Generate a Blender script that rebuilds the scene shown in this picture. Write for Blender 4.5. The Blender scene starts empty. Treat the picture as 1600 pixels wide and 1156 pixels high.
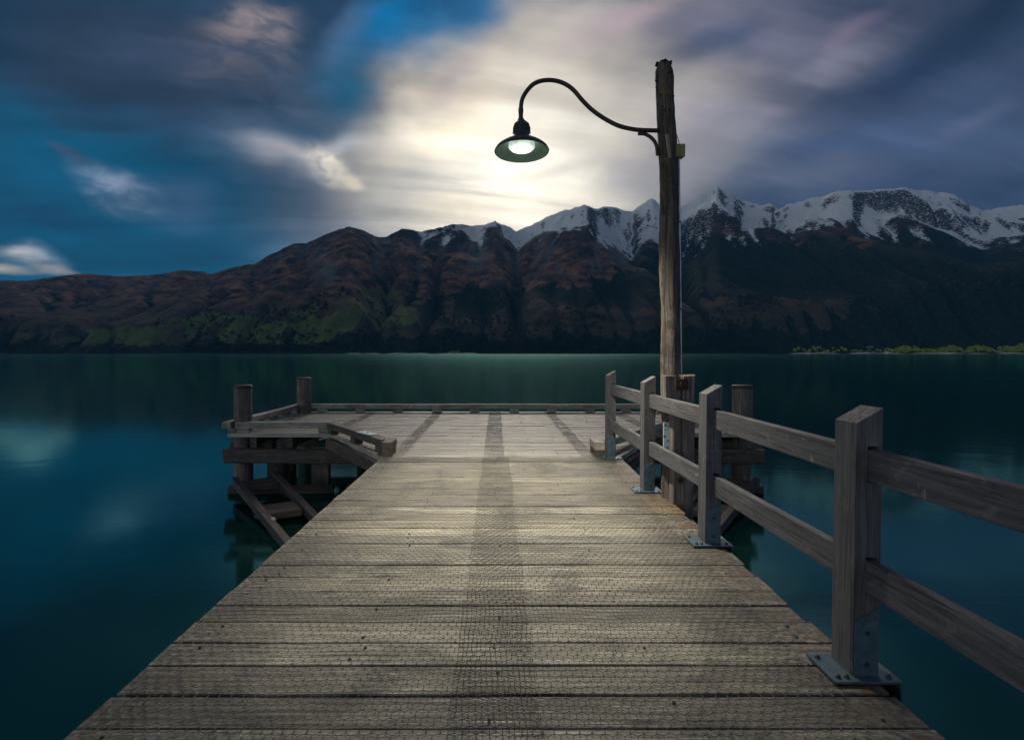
import bpy, math, random
import numpy as np
from mathutils import Vector, Matrix

# ------------------------------------------------------------------ camera, world, sun, exposure
scene = bpy.context.scene
COL = scene.collection
FPX, CX, CY, HCAM = 889.0, 775.0, 578.0, 1.35
PITCH = math.radians(1.675)
cam_data = bpy.data.cameras.new("camera")
cam = bpy.data.objects.new("camera", cam_data)
COL.objects.link(cam)
cam.location = (0, 0, HCAM)
cam.rotation_euler = (math.radians(90) - PITCH, 0, 0)
cam_data.sensor_width = 36
cam_data.lens = FPX / 1600 * 36
cam_data.shift_x = (800 - CX) / 1600
cam_data.clip_start = 0.05
cam_data.clip_end = 60000
scene.camera = cam
scene.view_settings.view_transform = 'Standard'
scene.view_settings.look = 'None'
scene.view_settings.exposure = 0.0
scene.view_settings.gamma = 1.0

def ray(px, py):
    a, b = (px - CX) / FPX, -(py - CY) / FPX
    c, s = math.cos(PITCH), math.sin(PITCH)
    return Vector((a, c + b * s, b * c - s))
def aty(px, py, Y):
    r = ray(px, py); t = Y / r.y
    return Vector((r.x * t, Y, HCAM + r.z * t))
def atz(px, py, z=0.0):
    r = ray(px, py); t = (z - HCAM) / r.z
    return Vector((r.x * t, r.y * t, z))

class NT:
    """small node builder"""
    def __init__(self, tree):
        self.t = tree; self.n = tree.nodes; self.l = tree.links
        self.n.clear()
    def node(self, typ, ins=None, **props):
        nd = self.n.new(typ)
        for k, v in props.items(): setattr(nd, k, v)
        for k, v in (ins or {}).items(): self.set(nd.inputs[k], v)
        return nd
    def set(self, sock, v):
        if isinstance(v, bpy.types.NodeSocket): self.l.new(v, sock)
        elif hasattr(sock, 'default_value'):
            if isinstance(v, (tuple, list)) and sock.type == 'RGBA' and len(v) == 3: v = (*v, 1)
            sock.default_value = v
    def math(self, op, a, b=0.0, c=None, clamp=False):
        nd = self.n.new('ShaderNodeMath'); nd.operation = op; nd.use_clamp = clamp
        self.set(nd.inputs[0], a); self.set(nd.inputs[1], b)
        if c is not None: self.set(nd.inputs[2], c)
        return nd.outputs[0]
    def vmath(self, op, a, b=None, out=0):
        nd = self.n.new('ShaderNodeVectorMath'); nd.operation = op
        self.set(nd.inputs[0], a)
        if b is not None: self.set(nd.inputs['Scale' if op == 'SCALE' else 1], b)
        return nd.outputs[out]
    def mix(self, f, a, b, blend='MIX'):
        nd = self.n.new('ShaderNodeMix'); nd.data_type = 'RGBA'; nd.blend_type = blend
        self.set(nd.inputs[0], f); self.set(nd.inputs[6], a); self.set(nd.inputs[7], b)
        return nd.outputs[2]
    def noise(self, vec, scale, detail=4, rough=0.5, dist=0.0, out=0):
        nd = self.n.new('ShaderNodeTexNoise')
        if vec is not None: self.l.new(vec, nd.inputs['Vector'])
        nd.inputs['Scale'].default_value = scale; nd.inputs['Detail'].default_value = detail
        nd.inputs['Roughness'].default_value = rough; nd.inputs['Distortion'].default_value = dist
        return nd.outputs[out]
    def mapping(self, vec, loc=(0, 0, 0), rot=(0, 0, 0), scale=(1, 1, 1), typ='POINT'):
        nd = self.n.new('ShaderNodeMapping'); nd.vector_type = typ
        self.l.new(vec, nd.inputs['Vector'])
        nd.inputs['Location'].default_value = loc; nd.inputs['Rotation'].default_value = rot
        nd.inputs['Scale'].default_value = scale
        return nd.outputs[0]
    def mr(self, v, a, b, c=0.0, d=1.0, smooth=True):
        nd = self.n.new('ShaderNodeMapRange'); nd.interpolation_type = 'SMOOTHSTEP' if smooth else 'LINEAR'
        self.set(nd.inputs[0], v)
        for i, q in enumerate((a, b, c, d)): self.set(nd.inputs[1 + i], q)
        return nd.outputs[0]

SUN_AZ = math.atan2((800 - CX), FPX)          # to the right of +Y
SUN_EL = math.radians(27)

def lin(r, g, b):
    f = lambda c: (c / 255 / 12.92) if c <= 10 else ((c / 255 + 0.055) / 1.055) ** 2.4
    return (f(r), f(g), f(b))

world = bpy.data.worlds.new("World")
scene.world = world
world.use_nodes = True
W = NT(world.node_tree)
tc = W.node('ShaderNodeTexCoord').outputs['Generated']
sep = W.node('ShaderNodeSeparateXYZ', {0: tc})
dx, dy, dz = sep.outputs
az = W.math('ARCTAN2', dx, dy)
el = W.math('ARCSINE', dz)
ae = W.node('ShaderNodeCombineXYZ', {0: az, 1: el}).outputs[0]
# cloud-layer coordinates: streaks drawn out along the wind, which blows from the far left
den = W.math('ADD', W.math('MAXIMUM', dz, 0.0), 0.16)
cl = W.node('ShaderNodeCombineXYZ', {0: W.math('DIVIDE', dx, den), 1: W.math('DIVIDE', dy, den)}).outputs[0]
wind = W.mapping(cl, rot=(0, 0, math.radians(-14)))
streak = W.noise(W.mapping(wind, scale=(0.34, 1.5, 1)), 1.6, 5, 0.5, 0.35)
streak2 = W.noise(W.mapping(wind, loc=(7, 3, 0), scale=(0.55, 3.2, 1)), 1.3, 4, 0.5, 0.25)
soft = W.noise(W.mapping(ae, scale=(1, 1.7, 1)), 3.2, 4, 0.5, 0.3)
# warped direction for cloud masses
wv = W.noise(W.mapping(ae, scale=(1, 1.4, 1)), 3.0, 3, 0.5, 0.2, out=1)
wv = W.vmath('SUBTRACT', wv, (0.5, 0.5, 0.5))
wv2 = W.vmath('SUBTRACT', W.noise(W.mapping(ae, scale=(1, 2.2, 1)), 9.0, 3, 0.5, 0.0, out=1), (0.5, 0.5, 0.5))
P = W.vmath('ADD', ae, W.vmath('ADD', W.vmath('SCALE', wv, 0.16), W.vmath('SCALE', wv2, 0.035)))

def ae_of(px, py):
    r = ray(px, py).normalized()
    return math.atan2(r.x, r.y), math.asin(r.z)

base = W.mix(W.mr(az, -0.55, 0.5), lin(0, 78, 108), lin(66, 80, 106))
base = W.mix(W.mr(el, 0.05, 0.62), base, W.mix(W.mr(az, -0.4, 0.4), lin(30, 52, 76), lin(56, 66, 92)))
color = base
fluff = W.mr(W.noise(W.vmath('ADD', W.mapping(ae, rot=(0, 0, -0.25), scale=(1, 2.0, 1)), W.vmath('SCALE', wv, 0.4)), 7.0, 5, 0.55, 0.4), 0.34, 0.66, 0.15, 1.25)
fl2 = W.mr(W.noise(W.vmath('ADD', W.mapping(ae, rot=(0, 0, -0.15), scale=(1, 2.4, 1)), W.vmath('SCALE', wv, 0.3)), 15.0, 5, 0.6, 0.5), 0.36, 0.62, 0.35, 1.1)
def blob(px, py, rx, ry, rot, col, op, soft_in=0.0, tex=None):
    global color
    a0, e0 = ae_of(px, py)
    a1, _ = ae_of(px + 10, py); _, e1 = ae_of(px, py - 10)
    sx, sy = (a1 - a0) / 10 * rx, (e1 - e0) / 10 * ry
    v = W.mapping(P, (a0, e0, 0), (0, 0, math.radians(rot)), (sx, sy, 1), 'TEXTURE')
    ln = W.vmath('LENGTH', v, out=1)
    f = W.mr(ln, 1.0, soft_in, 0.0, op)
    if tex is not None: f = W.math('MULTIPLY', f, tex, clamp=True)
    color = W.mix(f, color, lin(*col))
s_hi = W.mr(streak, 0.38, 0.62, 0.25, 1.35)
s2_hi = W.mr(streak2, 0.36, 0.64, 0.2, 1.3)
# grey-violet cloud decks
blob(190, 115, 420, 200, 8, (42, 56, 76), 1.0, 0.3)
blob(130, 190, 260, 90, 6, (34, 44, 64), .85, tex=fluff)
blob(230, 90, 260, 110, 12, (62, 76, 102), .7, tex=fluff)
blob(420, 190, 240, 130, 20, (66, 84, 110), .85, tex=fluff)
blob(540, 60, 70, 60, 30, (110, 116, 140), .7, tex=s_hi)
blob(380, 70, 170, 110, 30, (96, 94, 104), .85, tex=fl2)
blob(400, 25, 110, 50, 25, (148, 134, 134), .8, tex=fl2)
blob(0, 90, 120, 160, 0, (8, 44, 70), .8)
# open blue
blob(560, 225, 90, 50, 0, (36, 92, 122), .6)
blob(200, 260, 360, 95, 0, (0, 80, 112), .9, 0.2)
blob(250, 380, 420, 70, 3, (0, 70, 98), .9, 0.2)
blob(80, 345, 220, 35, 0, (2, 50, 78), .7)
# the bright break in the cloud over the ridge
blob(820, 240, 480, 320, 20, (152, 146, 150), .95, 0.25)
blob(690, 240, 200, 200, 30, (206, 196, 178), .95, 0.2, tex=fluff)
blob(980, 60, 260, 80, 18, (158, 148, 152), .8, 0.1, tex=s_hi)
blob(820, 235, 350, 270, 18, (206, 196, 180), .95, 0.3)
blob(640, 300, 130, 130, 20, (160, 166, 166), .6)
blob(790, 260, 260, 190, 12, (246, 238, 222), .9, 0.2, tex=s2_hi)
blob(700, 200, 130, 60, 20, (250, 236, 206), .8, 0.1)
blob(870, 245, 170, 90, 10, (255, 250, 232), 1.0, 0.1, tex=s_hi)
blob(720, 345, 120, 40, 0, (255, 240, 214), .9, 0.1)
blob(860, 320, 170, 60, 0, (255, 248, 226), .8, 0.1, tex=s2_hi)
blob(700, 150, 150, 60, 25, (212, 196, 176), .7, 0.1, tex=s_hi)
blob(720, 110, 90, 40, 25, (150, 140, 150), .6)
blob(860, 270, 120, 26, 8, (206, 200, 184), .7)
blob(655, 40, 190, 88, 14, (0, 100, 150), 1.0, 0.3)
blob(700, 15, 120, 50, 14, (14, 84, 130), .9, 0.2)
blob(535, 145, 90, 90, 40, (0, 84, 118), .9, 0.1)
# small bright clouds on the left
blob(440, 262, 170, 60, -8, (120, 136, 158), .9, 0.0)
blob(440, 262, 120, 36, -8, (196, 192, 196), .9, 0.0)
blob(530, 232, 60, 26, 20, (170, 176, 184), .7, 0.0)
blob(512, 272, 78, 44, -20, (250, 240, 222), 1.0, 0.0, tex=fl2)
blob(545, 290, 44, 24, -24, (252, 242, 220), .8, 0.0)
blob(555, 296, 24, 16, -20, (255, 238, 206), .8, 0.1)
blob(195, 294, 100, 44, -10, (140, 154, 180), .95, 0.0, tex=fl2)
blob(300, 312, 90, 60, -10, (64, 92, 126), .8)
blob(60, 330, 160, 26, 4, (10, 58, 88), .8)
blob(330, 372, 220, 22, 3, (14, 62, 90), .7)
blob(260, 215, 260, 36, 4, (40, 60, 84), .8, tex=fluff)
blob(470, 215, 110, 50, 20, (34, 74, 100), .7)
blob(115, 248, 40, 18, -15, (60, 74, 100), .8)
blob(55, 412, 100, 30, -8, (130, 158, 178), .9, 0.0, tex=fl2)
blob(45, 404, 50, 16, -8, (214, 214, 214), .9, 0.0, tex=fl2)
blob(100, 428, 60, 14, -6, (190, 180, 170), .6)
blob(20, 432, 70, 14, 0, (210, 200, 184), .6)
blob(240, 432, 50, 10, 0, (120, 150, 170), .6)
# right-hand streaked cloud
blob(1130, 60, 420, 190, 14, (98, 98, 116), .8, 0.2, tex=s_hi)
blob(1150, 190, 340, 60, 22, (150, 148, 162), .85, 0.1, tex=s2_hi)
blob(1120, 200, 330, 110, 14, (120, 118, 136), .85, 0.2, tex=s2_hi)
blob(1080, 150, 170, 60, 12, (150, 142, 150), .7, 0.1, tex=s_hi)
blob(1120, 250, 220, 60, 8, (136, 138, 150), .7, 0.1)
blob(1110, 60, 130, 45, 15, (58, 70, 98), .9, 0.1)
blob(1400, 120, 300, 60, 14, (40, 54, 84), .95, 0.1, tex=s2_hi)
blob(1580, 40, 180, 110, 10, (34, 48, 72), .9, 0.1)
blob(1340, 25, 90, 28, 20, (122, 112, 130), .8, 0.0)
blob(950, 40, 190, 40, 15, (160, 144, 150), .8, 0.0, tex=s_hi)
blob(1300, 240, 420, 90, 5, (74, 90, 124), .7, 0.1)
blob(1520, 190, 120, 30, 14, (94, 100, 130), .6)
blob(1250, 285, 200, 45, 3, (104, 112, 134), .8, 0.0)
blob(1560, 300, 160, 50, 0, (50, 62, 88), .9, 0.1)
# fine streaks everywhere
mod = W.math('MULTIPLY', W.mr(streak, 0.30, 0.68, 0.80, 1.22), W.mr(streak2, 0.32, 0.66, 0.88, 1.12))
fine_ = W.noise(W.mapping(wind, loc=(2, 5, 0), scale=(0.5, 4.0, 1)), 3.2, 5, 0.6, 0.3)
mod = W.math('MULTIPLY', mod, W.mr(fine_, 0.32, 0.66, 0.955, 1.045))
mod = W.math('MULTIPLY', mod, W.mr(soft, 0.32, 0.66, 0.80, 1.20))
color = W.vmath('SCALE', color, mod)
# sky behind and overhead: bright fill added low behind the camera, dim overhead
behind = W.mr(dy, 0.35, -0.15)
side = W.mr(dx, -0.85, 0.25)      # added fill is stronger from the left, weaker from the right, to model relief
backc = W.mix(side, (1.55, 1.58, 1.65), (0.20, 0.27, 0.38))
backc = W.mix(W.mr(el, 0.10, 0.52), backc, (0.07, 0.08, 0.11))
color = W.mix(behind, color, backc)
over = W.mr(el, 0.62, 1.25)
color = W.mix(over, color, (0.11, 0.12, 0.16))
sky = W.node('ShaderNodeTexSky', sky_type='NISHITA', sun_disc=False, sun_elevation=SUN_EL,
             sun_rotation=SUN_AZ, air_density=1.0, dust_density=0.5, ozone_density=2.0)
lift = W.mapping(P, (*ae_of(830, 262), 0), (0, 0, math.radians(10)), (0.45, 0.27, 1), 'TEXTURE')
lift = W.mr(W.vmath('LENGTH', lift, out=1), 1.0, 0.05, 0.0, 0.36)
color = W.vmath('ADD', color, W.vmath('MULTIPLY', W.node('ShaderNodeCombineXYZ', {0: lift, 1: lift, 2: lift}).outputs[0], (0.95, 0.88, 0.74)))
low = W.vmath('SCALE', sky.outputs[0], 0.001)
color = W.vmath('ADD', color, low)
bg = W.node('ShaderNodeBackground', {'Color': color, 'Strength': 1.0})
W.node('ShaderNodeOutputWorld', {'Surface': bg.outputs[0]})

sun_d = bpy.data.lights.new("sun", 'SUN')
sun_d.energy = 1.15; sun_d.angle = math.radians(24); sun_d.color = (1.0, 0.90, 0.76)
sun = bpy.data.objects.new("sun", sun_d); COL.objects.link(sun)
sd = Vector((math.sin(SUN_AZ) * math.cos(SUN_EL), math.cos(SUN_AZ) * math.cos(SUN_EL), math.sin(SUN_EL)))
sun.rotation_euler = sd.to_track_quat('Z', 'Y').to_euler()

# ------------------------------------------------------------------ helpers
rng = random.Random(11)
class MB:
    def __init__(self):
        self.v = []; self.f = []; self.gc = []; self.rn = []; self.mi = []; self.sm = []
    def quad_strip_rings(self, rings, gcs, rn, mi=0, smooth=False, cap=True, closed=True):
        b = len(self.v); n = len(rings[0])
        for r, g in zip(rings, gcs):
            self.v += [tuple(p) for p in r]; self.gc += [tuple(q) for q in g]; self.rn += [rn] * n
        m = len(rings)
        for i in range(m - 1):
            for j in range(n if closed else n - 1):
                k = (j + 1) % n
                self.f.append((b + i * n + j, b + i * n + k, b + (i + 1) * n + k, b + (i + 1) * n + j))
                self.mi.append(mi); self.sm.append(smooth)
        if cap:
            for i, rev in ((0, True), (m - 1, False)):
                ids = [b + i * n + j for j in range(n)]
                # separate cap vertices keep the edge sharp
                base = len(self.v)
                for q in ids:
                    self.v.append(self.v[q]); self.gc.append(self.gc[q]); self.rn.append(rn)
                ids = list(range(base, base + n))
                self.f.append(tuple(reversed(ids)) if rev else tuple(ids))
                self.mi.append(mi); self.sm.append(False)
    def timber(self, p0, p1, w, h, up=(0, 0, 1), seg=None, ch=0.005, rough=0.0015, sl0=0.0, sl1=0.0, slu0=0.0, slu1=0.0, mi=0, rn=None, chip=0.0):
        p0, p1 = Vector(p0), Vector(p1); d = p1 - p0; L = d.length; d.normalize()
        s = d.cross(Vector(up)).normalized(); u = s.cross(d)
        if rn is None: rn = rng.random()
        n = max(1, seg if seg else int(L / 0.3) + 1)
        hw, hh = w / 2, h / 2
        prof = [(-hw + ch, -hh), (hw - ch, -hh), (hw, -hh + ch), (hw, hh - ch), (hw - ch, hh), (-hw + ch, hh), (-hw, hh - ch), (-hw, -hh + ch)]
        off = rng.random() * 50
        ph = [rng.random() * 6.28 for _ in range(6)]
        rings = []; gcs = []
        for i in range(n + 1):
            t = i / n; ring = []; g = []
            for j, (a, b) in enumerate(prof):
                if rough:
                    wob = math.sin(t * L * 2.3 + ph[0]) * 0.5 + math.sin(t * L * 5.1 + ph[1]) * 0.3
                    a2 = a + rough * (wob + rng.uniform(-.5, .5)); b2 = b + rough * 0.7 * (math.sin(t * L * 1.7 + ph[2]) + rng.uniform(-.5, .5))
                else: a2, b2 = a, b
                sh = 0
                if i == 0: sh = sl0 * a + slu0 * b - (rng.random() * chip)
                if i == n: sh = sl1 * a + slu1 * b + (rng.random() * chip)
                ring.append(p0 + d * (t * L + sh) + s * a2 + u * b2)
                g.append((t * L + off, a + off * 0.7, b + off * 1.3))
            rings.append(ring); gcs.append(g)
        self.quad_strip_rings(rings, gcs, rn, mi)
    def box(self, x0, x1, y0, y1, z0, z1, axis='Z', mi=0, rn=None, off=None, top=None):
        """plain box whose grain runs along axis; top(x, y) may replace z1"""
        if rn is None: rn = rng.random()
        if off is None: off = rng.random() * 50
        b = len(self.v)
        P8 = [(x, y, z) for z in (z0, z1) for (x, y) in ((x0, y0), (x1, y0), (x1, y1), (x0, y1))]
        if top: P8 = P8[:4] + [(x, y, top(x, y)) for (x, y, z) in P8[4:]]
        for q in ((0, 3, 2, 1), (4, 5, 6, 7), (0, 1, 5, 4), (1, 2, 6, 5), (2, 3, 7, 6), (3, 0, 4, 7)):
            b = len(self.v)
            for i in q:
                p = P8[i]; self.v.append(p)
                g = {'X': (p[0], p[1], p[2]), 'Y': (p[1], p[0], p[2]), 'Z': (p[2], p[0], p[1])}[axis]
                self.gc.append((g[0] + off, g[1] + off * .7, g[2] + off * 1.3)); self.rn.append(rn)
            self.f.append((b, b + 1, b + 2, b + 3)); self.mi.append(mi); self.sm.append(False)
    def pile(self, x, y, z0, z1, r0, r1, seg=14, n=24, rough=0.05, lean=(0, 0), mi=0, rn=None, domed=False, prof=None):
        if rn is None: rn = rng.random()
        off = rng.random() * 50
        ang = [1 + rng.uniform(-rough, rough) for _ in range(n)]
        ang = [(ang[i - 1] + ang[i] * 2 + ang[(i + 1) % n]) / 4 for i in range(n)]
        rings = []; gcs = []
        for i in range(seg + 1):
            t = i / seg; r = r0 + (r1 - r0) * t
            if prof: r *= prof(t)
            ring = []; g = []
            for j in range(n):
                th = 2 * math.pi * j / n
                rr = r * ang[j] * (1 + rng.uniform(-rough, rough) * 0.35)
                ring.append((x + lean[0] * t + rr * math.cos(th), y + lean[1] * t + rr * math.sin(th), z0 + (z1 - z0) * t))
                g.append((z0 + (z1 - z0) * t + off, math.cos(th) * r + off, math.sin(th) * r + off))
            rings.append(ring); gcs.append(g)
        self.quad_strip_rings(rings, gcs, rn, mi, smooth=True)
    def tube(self, pts, r, n=12, mi=0, smooth=True, cap=True):
        pts = [Vector(p) for p in pts]; rings = []; gcs = []; L = 0
        rr = r if isinstance(r, (list, tuple)) else [r] * len(pts)
        ref = None
        for i, p in enumerate(pts):
            t = (pts[min(i + 1, len(pts) - 1)] - pts[max(i - 1, 0)]).normalized()
            if ref is None:
                ref = t.orthogonal().normalized()
            s = (ref - t * ref.dot(t)).normalized(); ref = s
            u = t.cross(s)
            if i: L += (p - pts[i - 1]).length
            rings.append([p + s * math.cos(2 * math.pi * j / n) * rr[i] + u * math.sin(2 * math.pi * j / n) * rr[i] for j in range(n)])
            gcs.append([(L, math.cos(2 * math.pi * j / n) * rr[i], math.sin(2 * math.pi * j / n) * rr[i]) for j in range(n)])
        self.quad_strip_rings(rings, gcs, 0.5, mi, smooth, cap)
    def lathe(self, x, y, prof, n=48, mi=0, cap=False):
        rings = [[(x + r * math.cos(2 * math.pi * j / n), y + r * math.sin(2 * math.pi * j / n), z) for j in range(n)] for r, z in prof]
        self.quad_strip_rings(rings, [[p for p in rg] for rg in rings], 0.5, mi, True, cap)
    def build(self, name, mats, parent=None, bevel=None):
        me = bpy.data.meshes.new(name)
        me.from_pydata(self.v, [], self.f)
        if not isinstance(mats, (list, tuple)): mats = [mats]
        for m in mats: me.materials.append(m)
        me.polygons.foreach_set('material_index', self.mi)
        me.polygons.foreach_set('use_smooth', self.sm)
        a = me.attributes.new('gc', 'FLOAT_VECTOR', 'POINT'); a.data.foreach_set('vector', np.array(self.gc, dtype=np.float32).ravel())
        a = me.attributes.new('rn', 'FLOAT', 'POINT'); a.data.foreach_set('value', np.array(self.rn, dtype=np.float32))
        me.update()
        o = bpy.data.objects.new(name, me); COL.objects.link(o)
        if parent: o.parent = parent
        return o

def tag(o, label=None, cat=None, group=None, kind=None):
    if label: o['label'] = label
    if cat: o['category'] = cat
    if group: o['group'] = group
    if kind: o['kind'] = kind
    return o
def thing(name, loc, label, cat, group=None):
    """Empty at the base of a thing; parts are built in world coordinates and parented in place"""
    o = bpy.data.objects.new(name, None); COL.objects.link(o)
    o.location = loc; o.empty_display_size = 0.2
    return tag(o, label, cat, group)
def part(mb, name, mats, parent):
    """parts keep world-space vertices: shift them into the parent's frame"""
    root = parent; loc = Vector((0, 0, 0))
    q = parent
    while q is not None: loc += q.location; q = q.parent
    mb.v = [(v[0] - loc.x, v[1] - loc.y, v[2] - loc.z) for v in mb.v]
    return mb.build(name, mats, parent)

# ------------------------------------------------------------------ materials
def new_mat(name):
    m = bpy.data.materials.new(name); m.use_nodes = True
    return m, NT(m.node_tree)
def finish(T, bsdf):
    T.node('ShaderNodeOutputMaterial', {'Surface': bsdf.outputs[0]})

def wood(name, light, dark, stain=0.5, stain_col=(0.03, 0.028, 0.025), lichen=0.0, lich_col=(0.30, 0.13, 0.02), rough=0.62, grain=1.0, vary=0.35, bump=0.5, knots=True, spec=0.4, edge_x=None, moss=0.0):
    m, T = new_mat(name)
    gc = T.node('ShaderNodeAttribute', attribute_name='gc').outputs['Vector']
    rn = T.node('ShaderNodeAttribute', attribute_name='rn').outputs['Fac']
    pos = T.node('ShaderNodeNewGeometry').outputs['Position']
    g1 = T.noise(T.mapping(gc, scale=(1.2, 26, 26)), 2.0, 6, 0.62, 0.6)
    g2 = T.noise(T.mapping(gc, scale=(3.5, 130, 130)), 2.0, 4, 0.7, 0.2)
    g3 = T.noise(T.mapping(gc, scale=(0.8, 5, 5)), 1.8, 3, 0.5, 0.8)
    f = T.math('ADD', T.math('MULTIPLY', g1, 0.6), T.math('MULTIPLY', g2, 0.4))
    f = T.mr(f, 0.36, 0.62)
    c = T.mix(f, dark, light)
    c = T.mix(T.mr(g3, 0.3, 0.7, 0.0, 0.5), c, dark)
    # per-board variation
    v = T.math('ADD', 1.0 - vary * 0.5, T.math('MULTIPLY', rn, vary))
    c = T.vmath('SCALE', c, v)
    rn2 = T.math('FRACT', T.math('MULTIPLY', rn, 7.31))
    c = T.mix(T.math('MULTIPLY', rn2, 0.35), c, T.mix(1.0, c, (1.08, 0.94, 0.82), 'MULTIPLY'))
    # long checks (drying cracks)
    ck = T.noise(T.mapping(gc, loc=(3, 9, 1), scale=(0.9, 60, 60)), 1.0, 2, 0.5, 0.5)
    ck = T.mr(ck, 0.36, 0.29)
    c = T.mix(T.math('MULTIPLY', ck, 0.75), c, (0.012, 0.011, 0.010))
    hgt = T.math('SUBTRACT', f, T.math('MULTIPLY', ck, 1.5))
    if knots:
        vo = T.node('ShaderNodeTexVoronoi', {'Vector': T.mapping(gc, scale=(2.2, 7.0, 3.0)), 'Scale': 1.0, 'Randomness': 1.0})
        kn = T.mr(vo.outputs['Distance'], 0.22, 0.08)
        pick = T.math('GREATER_THAN', T.node('ShaderNodeSeparateColor', {0: vo.outputs['Color']}).outputs[0], 0.62)
        kn = T.math('MULTIPLY', kn, pick)
        ringn = T.math('ADD', 0.5, T.math('MULTIPLY', T.math('SINE', T.math('MULTIPLY', vo.outputs['Distance'], 160.0)), 0.5))
        c = T.mix(T.math('MULTIPLY', kn, T.math('ADD', 0.35, T.math('MULTIPLY', ringn, 0.4))), c, (0.035, 0.028, 0.022))
    # small dark smudges and scuffs
    sm = T.noise(T.mapping(pos, loc=(4, 1, 7), scale=(0.7, 1.6, 1)), 9.0, 5, 0.65, 0.8)
    c = T.mix(T.math('MULTIPLY', T.mr(sm, 0.58, 0.70), stain), c, stain_col)
    # broad stains
    st = T.noise(pos, 1.7, 5, 0.62, 0.7)
    st = T.mr(st, 0.47, 0.66, 0.0, stain)
    fine = T.mr(T.noise(pos, 34, 3, 0.6), 0.35, 0.65, 0.35, 1.0)
    c = T.mix(T.math('MULTIPLY', st, fine), c, stain_col)
    if edge_x:
        sp = T.node('ShaderNodeSeparateXYZ', {0: pos})
        ax = T.math('ABSOLUTE', T.math('ADD', sp.outputs[0], T.math('MULTIPLY', T.math('SUBTRACT', T.noise(pos, 2.6, 4, 0.6), 0.5), 0.9)))
        lim = T.math('LESS_THAN', sp.outputs[1], 8.0)
        e = T.math('MULTIPLY', T.mr(ax, edge_x[0], edge_x[1], 0.0, edge_x[2]), lim)
        c = T.mix(T.math('MULTIPLY', e, fine), c, (0.045, 0.040, 0.034))
        lo = T.mr(sp.outputs[0], 1.22, 1.5)
        ln_ = T.mr(T.noise(pos, 6, 4, 0.6), 0.5, 0.62)
        c = T.mix(T.math('MULTIPLY', T.math('MULTIPLY', lo, ln_), 0.65), c, (0.11, 0.055, 0.025))
        # orange lichen where the boards meet the lamp post
        dist = T.vmath('DISTANCE', T.mapping(pos, scale=(1, 0.9, 1)), (1.50, 5.0 * 0.9, 0.0), out=1)
        c = T.mix(T.math('MULTIPLY', T.mr(dist, 0.36, 0.05), T.mr(T.noise(pos, 16, 3, 0.6), 0.46, 0.58)), c, (0.20, 0.11, 0.03))
    if lichen > 0:
        l1 = T.mr(T.noise(pos, 5.5, 5, 0.65, 0.4), 0.66 - lichen * 0.2, 0.70 - lichen * 0.18)
        l2 = T.mr(T.noise(pos, 60, 3, 0.6), 0.40, 0.60)
        c = T.mix(T.math('MULTIPLY', l1, l2), c, lich_col)
        l3 = T.mr(T.noise(T.mapping(pos, loc=(8, 2, 5)), 11, 5, 0.65, 0.4), 0.60, 0.66)
        c = T.mix(T.math('MULTIPLY', l3, 0.45), c, (0.16, 0.17, 0.13))
    if moss > 0:
        l1 = T.mr(T.noise(T.mapping(pos, loc=(1, 2, 3)), 4.5, 5, 0.65, 0.4), 0.62 - moss * 0.15, 0.68 - moss * 0.15)
        c = T.mix(T.math('MULTIPLY', l1, 0.8), c, (0.035, 0.042, 0.012))
    bmp = T.node('ShaderNodeBump', {'Height': hgt, 'Strength': bump, 'Distance': 0.004})
    b = T.node('ShaderNodeBsdfPrincipled', {'Base Color': c, 'Roughness': T.mr(f, 0, 1, rough + 0.12, rough - 0.06, False), 'Normal': bmp.outputs[0]})
    b.inputs['Specular IOR Level'].default_value = spec
    finish(T, b); return m

M = {}
M['deck'] = wood('deck_boards_wood', (0.43, 0.405, 0.325), (0.135, 0.125, 0.100), stain=0.85, stain_col=(0.045, 0.043, 0.038), rough=0.52, vary=0.8, bump=0.7, spec=0.38, edge_x=(0.80, 1.50, 1.0))
M['head'] = wood('head_boards_wood', (0.52, 0.48, 0.39), (0.24, 0.22, 0.18), stain=0.55, stain_col=(0.12, 0.11, 0.10), rough=0.40, vary=0.40, bump=0.35, spec=0.9)
M['fence'] = wood('fence_wood', (0.128, 0.128, 0.142), (0.046, 0.045, 0.050), stain=0.25, rough=0.66, vary=0.2, bump=0.5, knots=False, lichen=0.02, lich_col=(.3, .3, .27))
M['kerb'] = wood('kerb_wood', (0.46, 0.43, 0.36), (0.20, 0.18, 0.145), stain=0.6, rough=0.65, vary=0.3, bump=0.6, lichen=0.25, lich_col=(0.30, 0.14, 0.03))
M['kerb_brown'] = wood('kerb_brown_wood', (0.17, 0.135, 0.105), (0.045, 0.037, 0.030), stain=0.6, rough=0.65, vary=0.3, bump=0.6, lichen=0.35, lich_col=(0.26, 0.11, 0.04))
M['old'] = wood('old_beam_wood', (0.145, 0.125, 0.11), (0.042, 0.035, 0.031), stain=0.7, rough=0.72, vary=0.3, bump=0.9, knots=False, lichen=0.1, lich_col=(.10, .10, .08))
M['pile'] = wood('pile_wood', (0.25, 0.215, 0.20), (0.080, 0.066, 0.060), stain=0.5, rough=0.72, vary=0.25, bump=1.0, knots=False)
M['pole'] = wood('lamp_pole_wood', (0.20, 0.163, 0.138), (0.026, 0.021, 0.018), stain=0.55, stain_col=(0.022, 0.018, 0.015), rough=0.75, vary=0.1, bump=1.0, knots=False, moss=0.25, lichen=0.12, lich_col=(0.20, 0.12, 0.03))
M['landing'] = wood('landing_wood', (0.095, 0.078, 0.076), (0.026, 0.021, 0.021), stain=0.45, rough=0.6, vary=0.3, bump=0.8, knots=False)

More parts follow.
